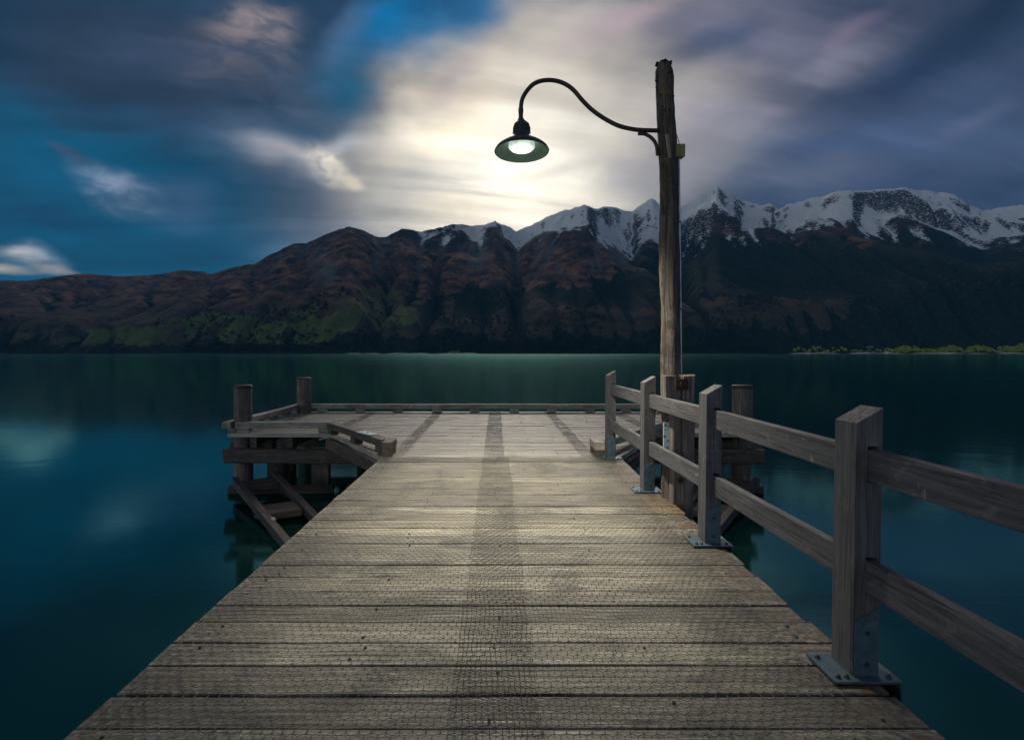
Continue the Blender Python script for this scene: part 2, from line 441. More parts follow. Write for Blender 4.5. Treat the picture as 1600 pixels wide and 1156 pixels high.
def simple(name, col, rough=0.5, metal=0.0, var=0.25, scale=25, bump=0.0, spec=0.5, col2=None):
    m, T = new_mat(name)
    pos = T.node('ShaderNodeTexCoord').outputs['Object']
    n = T.noise(pos, scale, 5, 0.6, 0.3)
    c2 = col2 if col2 else tuple(q * (1 - var) for q in col)
    c = T.mix(T.mr(n, 0.35, 0.65), col, c2)
    ins = {'Base Color': c, 'Roughness': T.mr(n, 0.3, 0.7, rough * 0.85, min(1, rough * 1.15), False), 'Metallic': metal}
    if bump: ins['Normal'] = T.node('ShaderNodeBump', {'Height': n, 'Strength': bump, 'Distance': 0.003}).outputs[0]
    b = T.node('ShaderNodeBsdfPrincipled', ins); b.inputs['Specular IOR Level'].default_value = spec
    finish(T, b); return m
M['galv'] = simple('galvanised_steel', (0.105, 0.165, 0.205), 0.5, 0.55, 0.35, 30, 0.3)
M['wire'] = simple('netting_wire', (0.085, 0.090, 0.088), 0.6, 0.3, 0.3, 5)
M['bolt'] = simple('bolt_steel', (0.05, 0.055, 0.06), 0.5, 0.6, 0.4, 60)
M['cap'] = simple('pile_cap_rubber', (0.018, 0.020, 0.023), 0.6)
M['iron'] = simple('lamp_arm_paint', (0.055, 0.038, 0.030), 0.5, 0.2, 0.45, 18, 0.4)
M['shade'] = simple('lamp_shade_enamel', (0.030, 0.045, 0.040), 0.35, 0.1, 0.4, 12, 0.1)
M['enamel'] = simple('lamp_inner_enamel', (0.26, 0.36, 0.29), 0.3, 0.0, 0.12, 12)
M['rust'] = simple('rusty_plate', (0.075, 0.034, 0.024), 0.8, 0.2, 0.5, 30, 0.8)
M['box'] = simple('junction_box_plastic', (0.24, 0.20, 0.09), 0.5, 0, 0.3, 30)
M['conduit'] = simple('conduit_plastic', (0.70, 0.74, 0.80), 0.4, 0, 0.15, 6)
M['cable'] = simple('cable_rubber', (0.015, 0.015, 0.015), 0.6)
M['pale'] = simple('weathered_bracket', (0.33, 0.43, 0.42), 0.5, 0.3, 0.4, 20, 0.2)
M['mossy'] = simple('pole_moss', (0.020, 0.026, 0.010), 0.95, 0, 0.6, 60, 1.0, col2=(0.006, 0.007, 0.004))
M['joist'] = M['old']
def glow(name, col, s):
    m, T = new_mat(name)
    e = T.node('ShaderNodeEmission', {'Color': col, 'Strength': s}); finish(T, e); return m
def bulb_mat():
    m, T = new_mat('lamp_glass_glow')
    n = T.noise(T.node('ShaderNodeTexCoord').outputs['Object'], 14, 3, 0.6)
    f = T.node('ShaderNodeAttribute', attribute_name='gc').outputs['Vector']
    r = T.vmath('LENGTH', T.vmath('MULTIPLY', T.vmath('SUBTRACT', f, (BX, BY, 0)), (1, 1, 0)), out=1)
    e = T.node('ShaderNodeEmission', {'Color': T.mix(T.mr(r, 0.05, 0.14), (1, 1, 0.93), (0.72, 0.95, 0.80)), 'Strength': T.math('MULTIPLY', T.mr(r, 0.13, 0.03, 0.6, 4.0), T.mr(n, 0.3, 0.7, 0.8, 1.2))}); finish(T, e); return m
BX, BY = aty(815, 238, 5.28).x, 5.28
M['bulb'] = bulb_mat()

# water ------------------------------------------------------------
def water_mat():
    m, T = new_mat('lake_water')
    pos = T.node('ShaderNodeNewGeometry').outputs['Position']
    sp = T.node('ShaderNodeSeparateXYZ', {0: pos})
    n1 = T.noise(T.mapping(pos, scale=(0.55, 1.0, 1)), 0.9, 3, 0.5, 0.4)
    n2 = T.noise(T.mapping(pos, rot=(0, 0, 0.35), scale=(0.5, 1.3, 1)), 3.1, 4, 0.6, 0.3)
    patch = T.noise(T.mapping(pos, scale=(0.03, 0.06, 1)), 1.0, 3, 0.5)
    h = T.math('ADD', T.math('MULTIPLY', n1, 0.5), T.math('MULTIPLY', n2, 0.16))
    band = T.noise(T.mapping(pos, rot=(0, 0, 0.2), scale=(0.035, 0.16, 1)), 1.0, 4, 0.6, 0.5)
    bmp = T.node('ShaderNodeBump', {'Height': h, 'Strength': T.mr(band, 0.42, 0.62, 0.07, 0.22), 'Distance': 0.05})
    c = T.mix(T.mr(patch, 0.4, 0.6), (0.0004, 0.009, 0.009), (0.0004, 0.012, 0.011))
    dif = T.node('ShaderNodeBsdfDiffuse', {'Color': c})
    glo = T.node('ShaderNodeBsdfGlossy', {'Color': (0.44, 1.0, 0.93), 'Roughness': 0.085, 'Normal': bmp.outputs[0]})
    fr = T.node('ShaderNodeFresnel', {'IOR': 1.75, 'Normal': bmp.outputs[0]})
    mx = T.node('ShaderNodeMixShader', {0: fr.outputs[0], 1: dif.outputs[0], 2: glo.outputs[0]})
    finish(T, mx); return m
M['water'] = water_mat()

# ------------------------------------------------------------------ setting: lake
WZ = -1.0
SHORE = 3000.0
mb = MB()
mb.v = [(-22000, -6000, WZ), (22000, -6000, WZ), (22000, SHORE + 400, WZ), (-22000, SHORE + 400, WZ)]
mb.f = [(0, 1, 2, 3)]; mb.gc = [(0, 0, 0)] * 4; mb.rn = [0] * 4; mb.mi = [0]; mb.sm = [False]
o = mb.build('lake_water', M['water']); tag(o, kind='structure', label='smooth teal lake water under the pier')

# ------------------------------------------------------------------ setting: mountains
SKY = [(-900, 470), (-600, 440), (-300, 430), (-100, 436), (0, 439), (45, 439), (75, 435), (130, 428), (180, 432), (235, 431), (285, 423), (320, 425), (330, 429), (360, 419),
       (400, 412), (415, 402), (460, 381), (480, 380), (510, 366), (545, 354), (565, 360), (590, 371), (605, 370), (627, 357), (655, 362), (690, 356),
       (705, 351), (725, 352), (750, 352), (775, 346), (790, 353), (805, 363), (830, 350), (862, 335), (880, 330), (912, 320), (930, 326), (955, 324), (970, 328),
       (985, 331), (1000, 318), (1015, 310), (1030, 322), (1045, 330), (1065, 321), (1090, 305), (1105, 302), (1117, 291), (1130, 302), (1160, 315), (1185, 320), (1200, 319), (1210, 326),
       (1245, 315), (1270, 309), (1300, 301), (1330, 298), (1360, 296), (1410, 294), (1425, 297), (1465, 301), (1487, 306), (1510, 323), (1530, 331), (1560, 324),
       (1600, 320), (1700, 330), (1850, 350), (2100, 390), (2600, 430)]
SX = np.array([s[0] for s in SKY], float)
SE = np.array([ray(775, s[1]).z / ray(775, s[1]).y for s in SKY])      # tangent of elevation
RD = [(-900, 5200), (0, 5300), (300, 5000), (545, 4800), (700, 5300), (800, 6100), (912, 5700), (1015, 6500), (1117, 6200), (1210, 6500), (1400, 6900), (1600, 7400), (2600, 7400)]
RX = np.array([s[0] for s in RD], float); RY = np.array([s[1] for s in RD], float)

def vnoise(x, y, seed):
    """smooth value noise on arrays"""
    xi = np.floor(x).astype(np.int64); yi = np.floor(y).astype(np.int64)
    fx = x - xi; fy = y - yi
    fx = fx * fx * fx * (fx * (fx * 6 - 15) + 10); fy = fy * fy * fy * (fy * (fy * 6 - 15) + 10)
    def h(a, b):
        n = (a * 374761393 + b * 668265263 + seed * 974634777) & 0xFFFFFFFF
        n = ((n ^ (n >> 13)) * 1274126177) & 0xFFFFFFFF
        return ((n ^ (n >> 16)) & 0xFFFF) / 65535.0
    return (h(xi, yi) * (1 - fx) + h(xi + 1, yi) * fx) * (1 - fy) + (h(xi, yi + 1) * (1 - fx) + h(xi + 1, yi + 1) * fx) * fy
def fbm(x, y, seed, octv=5, gain=0.5):
    a = 1.0; s = 0; t = 0
    for k in range(octv):
        s = s + a * vnoise(x, y, seed + k * 17); t += a; a *= gain; x = x * 2.03 + 11.3; y = y * 2.03 + 5.7
    return s / t
def ridged(x, y, seed, octv=4, gain=0.5):
    a = 1.0; s = 0; t = 0
    for k in range(octv):
        s = s + a * (1 - np.abs(2 * vnoise(x, y, seed + k * 17) - 1)); t += a; a *= gain; x = x * 2.1 + 3.1; y = y * 2.1 + 7.7
    return s / t

def erode():
    """stream-power landscape between the lake shore and the ridge line: real valleys and spurs"""
    D = 32.0
    xs = np.arange(-8200, 8700, D); ys = np.arange(SHORE - D, 8600, D)
    nx, ny = len(xs), len(ys)
    X, Y = np.meshgrid(xs, ys)
    PX = CX + FPX * X / Y
    yr = np.interp(PX, RX, RY) + 500 * (fbm(X / 1500, Y / 1500, 5, 3) - 0.5)
    E = np.interp(PX, SX, SE)
    k = np.ones(41) / 41
    Hr = E * yr
    t = (Y - SHORE) / (yr - SHORE)
    prof = np.where(t < 1, np.clip(t, 0, 1) ** 1.25, np.clip(1 - (Y - yr) / 1500, 0, 1))
    U = (0.35 + 0.65 * prof) * Hr * (0.45 + 1.1 * ridged(X / 1700 + .5 * Y / 1700, Y / 2600, 13, 3, .5))
    z = Hr * prof + 520 * (fbm(X / 1100 + .4 * Y / 1100, Y / 1300, 3, 5, .6) - .35) * np.clip(t * 2, 0, 1) * np.clip(prof * 3, 0, 1)
    hard = (0.35 + 1.3 * fbm(X / 620 + .5 * Y / 620, Y / 900, 71, 4, .6)).ravel()
    z[0] = 0
    z = z.ravel(); Uf = U.ravel(); N = nx * ny
    idx = np.arange(N).reshape(ny, nx)
    fixed = np.zeros((ny, nx), bool); fixed[0] = True; fixed[-1] = True
    fixed = fixed.ravel()
    K = 0.013; m = 0.45
    for it in range(24):
        Z = z.reshape(ny, nx)
        best = np.zeros((ny, nx)); rec = idx.copy(); dist = np.full((ny, nx), D)
        for ddy in (-1, 0, 1):
            for ddx in (-1, 0, 1):
                if ddx == 0 and ddy == 0: continue
                d = D * math.hypot(ddx, ddy)
                y0, y1 = max(0, -ddy), ny - max(0, ddy); x0, x1 = max(0, -ddx), nx - max(0, ddx)
                s = (Z[y0:y1, x0:x1] - Z[y0 + ddy:y1 + ddy, x0 + ddx:x1 + ddx]) / d
                b = best[y0:y1, x0:x1]; w = s > b
                b[w] = s[w]
                rec[y0:y1, x0:x1][w] = idx[y0 + ddy:y1 + ddy, x0 + ddx:x1 + ddx][w]
                dist[y0:y1, x0:x1][w] = d
        order = np.argsort(z).tolist()
        recl = rec.ravel().tolist()
        A = [D * D] * N
        for i in reversed(order):
            r = recl[i]
            if r != i: A[r] += A[i]
        F = (K * hard * np.array(A) ** m / dist.ravel() * 6.0).tolist()
        zn = np.where(fixed, z, z + Uf * 0.055).tolist()
        for i in order:
            r = recl[i]
            if r != i and not fixed[i]:
                zn[i] = (zn[i] + F[i] * zn[r]) / (1 + F[i])
        z = np.array(zn)
        Z = z.reshape(ny, nx)
        lap = np.zeros_like(Z)
        lap[1:-1, 1:-1] = Z[2:, 1:-1] + Z[:-2, 1:-1] + Z[1:-1, 2:] + Z[1:-1, :-2] - 4 * Z[1:-1, 1:-1]
        Z = Z + 0.045 * lap
        Z[0] = 0
        z = Z.ravel()
    return xs, ys, z.reshape(ny, nx)

def gauss1(a, s):
    r = int(s * 3) + 1; k = np.exp(-0.5 * (np.arange(-r, r + 1) / s) ** 2); k /= k.sum()
    return np.convolve(np.pad(a, r, mode='edge'), k, mode='valid')

def upsample(xs, ys, Z, f):
    nx2 = np.linspace(xs[0], xs[-1], (len(xs) - 1) * f + 1); ny2 = np.linspace(ys[0], ys[-1], (len(ys) - 1) * f + 1)
    def cubic(arr, n, f):       # Catmull-Rom along axis 0
        P = np.pad(arr, ((1, 2), (0, 0)), mode='edge')
        out = np.zeros(((n - 1) * f + 1, arr.shape[1]))
        q = np.arange((n - 1) * f + 1); i = q // f; t = ((q % f) / f)[:, None]
        p0, p1, p2, p3 = P[i], P[i + 1], P[i + 2], P[i + 3]
        return 0.5 * (2 * p1 + (p2 - p0) * t + (2 * p0 - 5 * p1 + 4 * p2 - p3) * t ** 2 + (3 * p1 - p0 - 3 * p2 + p3) * t ** 3)
    Z1 = cubic(Z, len(ys), f)
    Z2 = cubic(Z1.T.copy(), len(xs), f).T
    return nx2, ny2, Z2

xs, ys, Z = erode()
xs, ys, Z = upsample(xs, ys, Z, 2)
X, Y = np.meshgrid(xs, ys)
amp = np.clip(Z / 500, 0.05, 1.6)
Z = Z + amp * (14 * (ridged(X / 260, Y / 420, 41, 5, 0.55) - 0.6) + 20 * (fbm(X / 55, Y / 55, 9, 3, .6) - 0.5) + 40 * np.clip((Z - 700) / 400, 0, 1) * (ridged(X / 150, Y / 220, 61, 4, 0.6) - .6))
# crags: rock bands
PXg = CX + FPX * X / Y
def fit_skyline(Z, smooth, local):
    bins = np.arange(-900, 2600, 3.0)
    T = (Z - HCAM) / Y
    b = np.clip(((PXg + 900) / 3).astype(int), 0, len(bins) - 1)
    mx = np.full(len(bins), 1e-3)
    np.maximum.at(mx, b.ravel(), T.ravel())
    E = np.interp(bins, SX, SE) + (fbm(bins / 16, bins * 0, 91, 4, .6) - .5) * 0.006 * np.clip((bins - 560) / 100, 0.25, 1)
    have = mx > 2e-3
    ratio = np.where(have, E / mx, 1.0)
    if (~have).any(): ratio = np.interp(bins, bins[have], ratio[have])
    ratio = gauss1(ratio, smooth / 3)
    mxs = np.interp(PXg, bins, np.interp(bins, bins[have], mx[have]))
    M_ = np.interp(PXg, bins, ratio)
    if local:
        w = np.clip((T / mxs - 0.55) / 0.45, 0, 1); w = w * w * (3 - 2 * w)
        M_ = 1 + (M_ - 1) * w
    return Z * M_
Z = fit_skyline(Z, 45, False)
Z = fit_skyline(Z, 14, True)
Z = fit_skyline(Z, 5, True)
Z = fit_skyline(Z, 2.5, True)
Z = fit_skyline(Z, 2.5, True)
shore = np.clip((Y - SHORE) / np.interp(PXg, [1000, 1350], [150, 380]), 0, 1)
Z = Z * (0.04 + 0.96 * shore ** 1.3) + WZ - 1.2 + 6 * np.clip((Y - SHORE) / 40, 0, 1)
# ground cover masks --------------------------------------------------
PYg = CY - FPX * np.tan(np.arctan2(Z - HCAM, Y) + PITCH)
gy, gx = np.gradient(Z, ys[1] - ys[0], xs[1] - xs[0])
slope = np.hypot(gx, gy)
def blur(A, r):
    for ax in (0, 1):
        P_ = np.concatenate([np.repeat(np.take(A, [0], ax), r + 1, ax), A, np.repeat(np.take(A, [-1], ax), r, ax)], ax)
        C_ = np.cumsum(P_, ax); n_ = A.shape[ax]
        A = (np.take(C_, range(2 * r + 1, n_ + 2 * r + 1), ax) - np.take(C_, range(0, n_), ax)) / (2 * r + 1)
    return A
g1 = blur(blur(Z, 2), 2) - Z          # > 0 in gullies, < 0 on spurs
g2 = blur(blur(Z, 7), 7) - blur(Z, 1)
g1 = np.clip(g1 / 9.0, -1, 1); g2 = np.clip(g2 / 45.0, -1, 1)
gully = np.clip(0.5 * g1 + 0.9 * g2, -1, 1)
n_a = fbm(X / 520, Y / 520, 21, 5, 0.6); n_b = fbm(X / 160, Y / 160, 31, 4, 0.6); n_c = fbm(X / 1100, Y / 800, 51, 4)
def sst(v, a, b):
    t = np.clip((v - a) / (b - a), 0, 1); return t * t * (3 - 2 * t)
def region(cx, cy, rx, ry, soft=0.5):
    d = np.hypot((PXg - cx) / rx, (PYg - cy) / ry) + (n_a - 0.5) * 1.3 + (n_b - 0.5) * 0.7
    return 1 - sst(d, 1 - soft * 0.5, 1 + soft * 0.5)
snowline = 1010 + np.interp(PXg, [560, 700, 860, 1000, 1150, 1300, 1480, 1600], [270, 220, 95, 60, 165, 165, 160, 110])
snow = sst(Z - snowline + 150 * (n_a - 0.5) + 160 * (n_b - 0.5) + 120 * gully, -260, -20) * (1 - 0.35 * sst(slope + 0.5 * (n_b - 0.5), 0.95, 1.45))
snow *= sst(PXg, 575, 640)
# vegetation: dark beech forest low on the right, tussock on the left, green paddocks
fx = np.interp(PXg, [-400, 300, 560, 640, 760, 830, 950, 1010, 1100, 1600], [470, 478, 478, 440, 452, 465, 440, 385, 366, 372])
forest = sst((PYg - fx) / 30 + 5.0 * (n_a - 0.5) + 2.0 * (n_b - 0.5), -0.2, 0.5)
gr = np.maximum.reduce([region(560, 492, 95, 26), region(430, 520, 110, 18), region(220, 525, 150, 14) * 0.8, region(600, 468, 80, 14) * 0.7, region(340, 505, 80, 12) * .8])
gr *= 1 - 0.85 * sst(n_b + 0.6 * n_a, 0.82, 0.90)
heath = np.maximum.reduce([region(880, 505, 150, 30) * .7, region(1180, 490, 160, 26) * .8, region(620, 515, 60, 12), region(880, 415, 80, 40), region(950, 500, 80, 25)])
low_ = 1 - sst(Z, 520, 800)
forest = forest * (1 - 0.6 * (1 - sst(PXg, 300, 900)) )
bushy = np.clip(forest * (1 - 0.85 * gr) * (1 - 0.8 * heath) + (0.45 * sst(gully, .22, .60) - .35 * sst(-gully, .2, .6)) * low_ * (1 - .55 * gr), 0, 1)
scree = np.maximum.reduce([region(975, 385, 22, 26), region(505, 420, 22, 26) * .7, region(745, 400, 14, 22) * .7, region(850, 380, 12, 30) * .5])
scree = np.maximum(scree * 1.0, 0.8 * sst(g1 + .4 * g2, .25, .6) * sst(Z, 450, 650) * (1 - sst(PXg, 980, 1060)))
scree0 = scree
scree = np.maximum(0.6 * scree0, 1.0 * scree0 * sst(ridged(PXg / 7.0, Z / 420, 88, 3, .6) + 0.25 * (n_b - .5), .50, .72))
nvx = Z.shape[1]; nvy = Z.shape[0]
keep_rows = np.arange(nvy)
verts = np.stack([X, Y, Z], -1).reshape(-1, 3).astype(np.float32)
ii = np.arange(nvx * nvy).reshape(nvy, nvx)
quads = np.stack([ii[:-1, :-1], ii[:-1, 1:], ii[1:, 1:], ii[1:, :-1]], -1).reshape(-1, 4)
# only the ground in front of, on and a little behind the ridge is needed
far = np.interp(PXg, RX, RY) + 1100
okq = (Y < far)[:-1, :-1].ravel()
quads = quads[okq]
def mesh_np(name, verts, quads, mats, smooth=True):
    me = bpy.data.meshes.new(name)
    used = np.unique(quads); remap = np.zeros(len(verts), np.int64); remap[used] = np.arange(len(used))
    v = verts[used]; q = remap[quads]
    me.vertices.add(len(v)); me.vertices.foreach_set('co', v.astype(np.float32).ravel())
    me.loops.add(q.size); me.loops.foreach_set('vertex_index', q.astype(np.int32).ravel())
    me.polygons.add(len(q)); me.polygons.foreach_set('loop_start', np.arange(0, q.size, q.shape[1], dtype=np.int32))
    me.polygons.foreach_set('use_smooth', np.full(len(q), smooth))
    me.update(calc_edges=True); me.validate()
    for m in mats: me.materials.append(m)
    return me, used

# evening air between the pier and the mountains
def haze():
    m = bpy.data.materials.new('haze_air'); m.use_nodes = True
    T = NT(m.node_tree)
    v = T.node('ShaderNodeVolumePrincipled', {'Color': (0.10, 0.42, 0.85), 'Density': 2.6e-5})
    T.node('ShaderNodeOutputMaterial', {'Volume': v.outputs[0]})
    b = MB(); b.box(-21000, 21000, -5000, 9900, -8, 2900)
    o = b.build('haze', m); tag(o, 'thin blue evening haze over the lake', kind='stuff')
HAZE = True

def mountain_mat():
    m, T = new_mat('mountain_ground')
    pos = T.node('ShaderNodeNewGeometry').outputs['Position']
    at = T.node('ShaderNodeAttribute', attribute_name='cover')
    s = T.node('ShaderNodeSeparateColor', {0: at.outputs['Color']})
    snow_, bush_, green_ = s.outputs[0], s.outputs[1], s.outputs[2]
    scree_ = at.outputs['Alpha']
    n1 = T.noise(pos, 0.012, 6, 0.65); n2 = T.noise(pos, 0.045, 5, 0.7); n3 = T.noise(T.mapping(pos, scale=(1, 1, 3)), 0.006, 5, 0.6)
    rock = T.mix(T.mr(n2, 0.35, 0.65), (0.075, 0.060, 0.060), (0.026, 0.024, 0.030))
    tus = T.mix(T.mr(n1, 0.35, 0.65), (0.33, 0.175, 0.110), (0.100, 0.058, 0.045))
    hz = T.node('ShaderNodeSeparateXYZ', {0: pos}).outputs[2]
    tus = T.mix(T.mr(T.math('ADD', hz, T.math('MULTIPLY', n1, 250.0)), 300.0, 620.0), T.mix(n2, (0.12, 0.105, 0.062), (0.055, 0.055, 0.037)), tus)
    c = T.mix(T.mr(T.math('ADD', n3, T.mr(hz, 650.0, 1150.0, 0.0, 0.16)), 0.42, 0.60), tus, rock)
    c = T.mix(scree_, c, T.mix(n2, (0.17, 0.21, 0.21), (0.11, 0.13, 0.135)))
    g = T.mix(T.mr(n1, 0.35, 0.65), (0.15, 0.20, 0.06), (0.085, 0.105, 0.048))
    c = T.mix(T.mr(T.math('ADD', green_, T.math('MULTIPLY', T.math('SUBTRACT', n2, 0.5), 0.5)), 0.25, 0.65), c, g)
    bb = T.mix(T.mr(n2, 0.35, 0.65), (0.024, 0.042, 0.026), (0.008, 0.015, 0.012))
    bf = T.mr(T.math('ADD', bush_, T.math('MULTIPLY', T.math('SUBTRACT', n2, 0.5), 1.1)), 0.40, 0.60)
    c = T.mix(bf, c, bb)
    strata = T.noise(T.mapping(pos, rot=(0, 0.35, 0.2), scale=(1, 1, 4.0)), 0.030, 7, 0.74, 0.6)
    nz = T.node('ShaderNodeSeparateXYZ', {0: T.node('ShaderNodeNewGeometry').outputs['Normal']}).outputs[2]
    steep = T.mr(nz, 0.76, 0.45, 0.0, 0.40)
    sf = T.math('ADD', snow_, T.math('ADD', T.math('MULTIPLY', T.math('SUBTRACT', n2, 0.5), 0.9), T.math('MULTIPLY', T.math('SUBTRACT', strata, 0.5), 3.0)))
    sf = T.math('MULTIPLY', T.mr(T.math('SUBTRACT', sf, steep), 0.40, 0.52), T.mr(snow_, 0.02, 0.2))
    c = T.mix(sf, c, (0.86, 0.91, 0.94))
    bmp = T.node('ShaderNodeBump', {'Height': n2, 'Strength': 1.0, 'Distance': 30.0})
    b = T.node('ShaderNodeBsdfPrincipled', {'Base Color': c, 'Roughness': 0.95, 'Normal': bmp.outputs[0]})
    b.inputs['Specular IOR Level'].default_value = 0.1
    finish(T, b); return m
M['mount'] = mountain_mat()
me, used = mesh_np('mountains', verts, quads, [M['mount']])
ca = me.attributes.new('cover', 'FLOAT_COLOR', 'POINT')
cv = np.stack([snow, bushy, gr, scree], -1).reshape(-1, 4)[used].astype(np.float32)
ca.data.foreach_set('color', cv.ravel())
o = bpy.data.objects.new('mountains', me); COL.objects.link(o)
tag(o, 'snow-topped mountain range rising from the far shore of the lake', kind='structure')
def ground(x, y):
    i = int(np.clip(np.searchsorted(xs, x), 0, len(xs) - 1)); j = int(np.clip(np.searchsorted(ys, y), 0, len(ys) - 1))
    return float(Z[j, i])
def far_x(px, Y): return (px - CX) / FPX * Y

# beach strip along the far shore
mb = MB()
M['beach'] = simple('beach_gravel', (0.62, 0.62, 0.62), 0.9, 0, 0.3, 0.02)
def strip(x0, x1, n, dep, h):
    b = len(mb.v)
    for i in range(n + 1):
        x = x0 + (x1 - x0) * i / n
        w = 0.55 + 0.45 * math.sin(i * 0.9) * math.sin(i * 0.37 + 1)
        w *= min(1, i / 3, (n - i) / 3) + 0.05
        y0 = SHORE - 14
        mb.v += [(x, y0, WZ - 0.3), (x, y0 + 6, WZ + h * w), (x, y0 + dep, WZ + h * w + 0.6)]
        mb.gc += [(0, 0, 0)] * 3; mb.rn += [0] * 3
    for i in range(n):
        for k in range(2):
            a = b + i * 3 + k
            mb.f.append((a, a + 3, a + 4, a + 1)); mb.mi.append(0); mb.sm.append(False)
strip(far_x(535, SHORE), far_x(760, SHORE), 30, 60, 5.0)
strip(far_x(1230, SHORE), far_x(1900, SHORE), 70, 60, 6.5)
tag(mb.build('beach', M['beach']), 'pale gravel beach along the far lake shore', kind='structure')

# shore vegetation: clumps ---------------------------------------------
def clumps(items, name, mat, seed=1):
    """items: (x, y, z, r, h); each a ragged clump of leaf facets"""
    R = np.random.RandomState(seed); V = []; Q = []
    for (x, y, z, r, h) in items:
        k = 26
        th = R.rand(k) * 2 * np.pi; cz = R.rand(k) ** 0.8
        rad = r * np.sqrt(np.clip(1 - (cz - 0.3) ** 2 * 1.3, 0.1, 1)) * (0.55 + 0.5 * R.rand(k))
        c = np.stack([x + rad * np.cos(th), y + rad * np.sin(th), z + h * cz], -1)
        s = r * (0.22 + 0.22 * R.rand(k))[:, None]
        a = R.randn(k, 3); a /= np.linalg.norm(a, axis=1)[:, None]
        b = np.cross(a, R.randn(k, 3)); b /= np.linalg.norm(b, axis=1)[:, None]
        base = len(V) * 1
        pts = np.stack([c - a * s - b * s * .5, c + a * s - b * s * .7, c + a * s * .8 + b * s, c - a * s * .7 + b * s * .8], 1)
        V.append(pts.reshape(-1, 3))
    V = np.concatenate(V); Q = np.arange(len(V)).reshape(-1, 4)
    me, _ = mesh_np(name, V, Q, [mat], smooth=False)
    o = bpy.data.objects.new(name, me); COL.objects.link(o); return o
def foliage(name, a, b):
    m, T = new_mat(name)
    pos = T.node('ShaderNodeNewGeometry').outputs['Position']
    n = T.noise(pos, 0.12, 3, 0.6)
    bs = T.node('ShaderNodeBsdfPrincipled', {'Base Color': T.mix(T.mr(n, 0.35, 0.65), a, b), 'Roughness': 0.8})
    bs.inputs['Specular IOR Level'].default_value = 0.2
    finish(T, bs); return m
M['leaf_dark'] = foliage('beech_forest_leaves', (0.020, 0.034, 0.018), (0.008, 0.014, 0.010))
M['leaf_willow'] = foliage('willow_leaves', (0.42, 0.50, 0.07), (0.20, 0.27, 0.04))
M['bark'] = simple('willow_bark', (0.05, 0.04, 0.03), 0.9)
R_ = np.random.RandomState(4)
it = []
for i in range(5200):
    px = R_.uniform(-500, 2100); yy = SHORE + 25 + 420 * R_.rand() ** 1.7
    x = far_x(px, yy)
    if abs(x) > 8000: continue
    if fbm(np.array([x / 260.]), np.array([yy / 260.]), 63, 3)[0] < 0.40 + 0.25 * (yy - SHORE) / 420: continue
    it.append((x, yy, ground(x, yy) - 2, R_.uniform(5, 10), R_.uniform(9, 19)))
tag(clumps(it, 'forest', M['leaf_dark'], 2), 'dark beech forest along the foot of the mountains', 'forest', kind='stuff')
it = []
for i in range(1500):
    px = 1235 + (2000 - 1235) * R_.rand() ** 0.8
    if px < 1400 and R_.rand() < 0.75: continue
    yy = SHORE + R_.uniform(10, 60); x = far_x(px, yy)
    hh = R_.uniform(6, 11) + 10 * max(0, fbm(np.array([px / 40.]), np.array([1.]), 8, 3)[0] - 0.4) * 1.2
    if px < 1400: hh *= 0.7
    it.append((x, yy, ground(x, yy) - 1, R_.uniform(5, 9), hh))
tag(clumps(it, 'willow_belt', M['leaf_willow'], 3), 'bright green willow belt behind the pale beach on the far right shore', 'willows', kind='stuff')

def tree_clump(px, w, h, label):
    yy = SHORE + 5; x = far_x(px, yy)
    root = thing('willow_tree', (x, yy, WZ + 1), label, 'tree')
    items = [(x + R_.uniform(-w, w), yy + R_.uniform(-6, 6), WZ + R_.uniform(0, 2), R_.uniform(4, 7), h * (1 - 0.5 * abs(k / 7 - 1))) for k in range(14)]
    c = clumps(items, 'crown', M['leaf_willow'], int(px)); c.parent = root; c.matrix_parent_inverse = Matrix.Translation(-root.location)
    for k in range(3):
        t = MB(); t.tube([(x + (k - 1) * w * .4, yy, WZ), (x + (k - 1) * w * .5, yy, WZ + h * .7)], [0.7, 0.3], 6)
        part(t, 'trunk', M['bark'], root)
tree_clump(710, 26, 15, 'lone bright green willow at the water edge below the mountains, left of the lamp pole')
tree_clump(1280, 22, 9, 'low green willow on the far beach, to the left of the long willow belt')

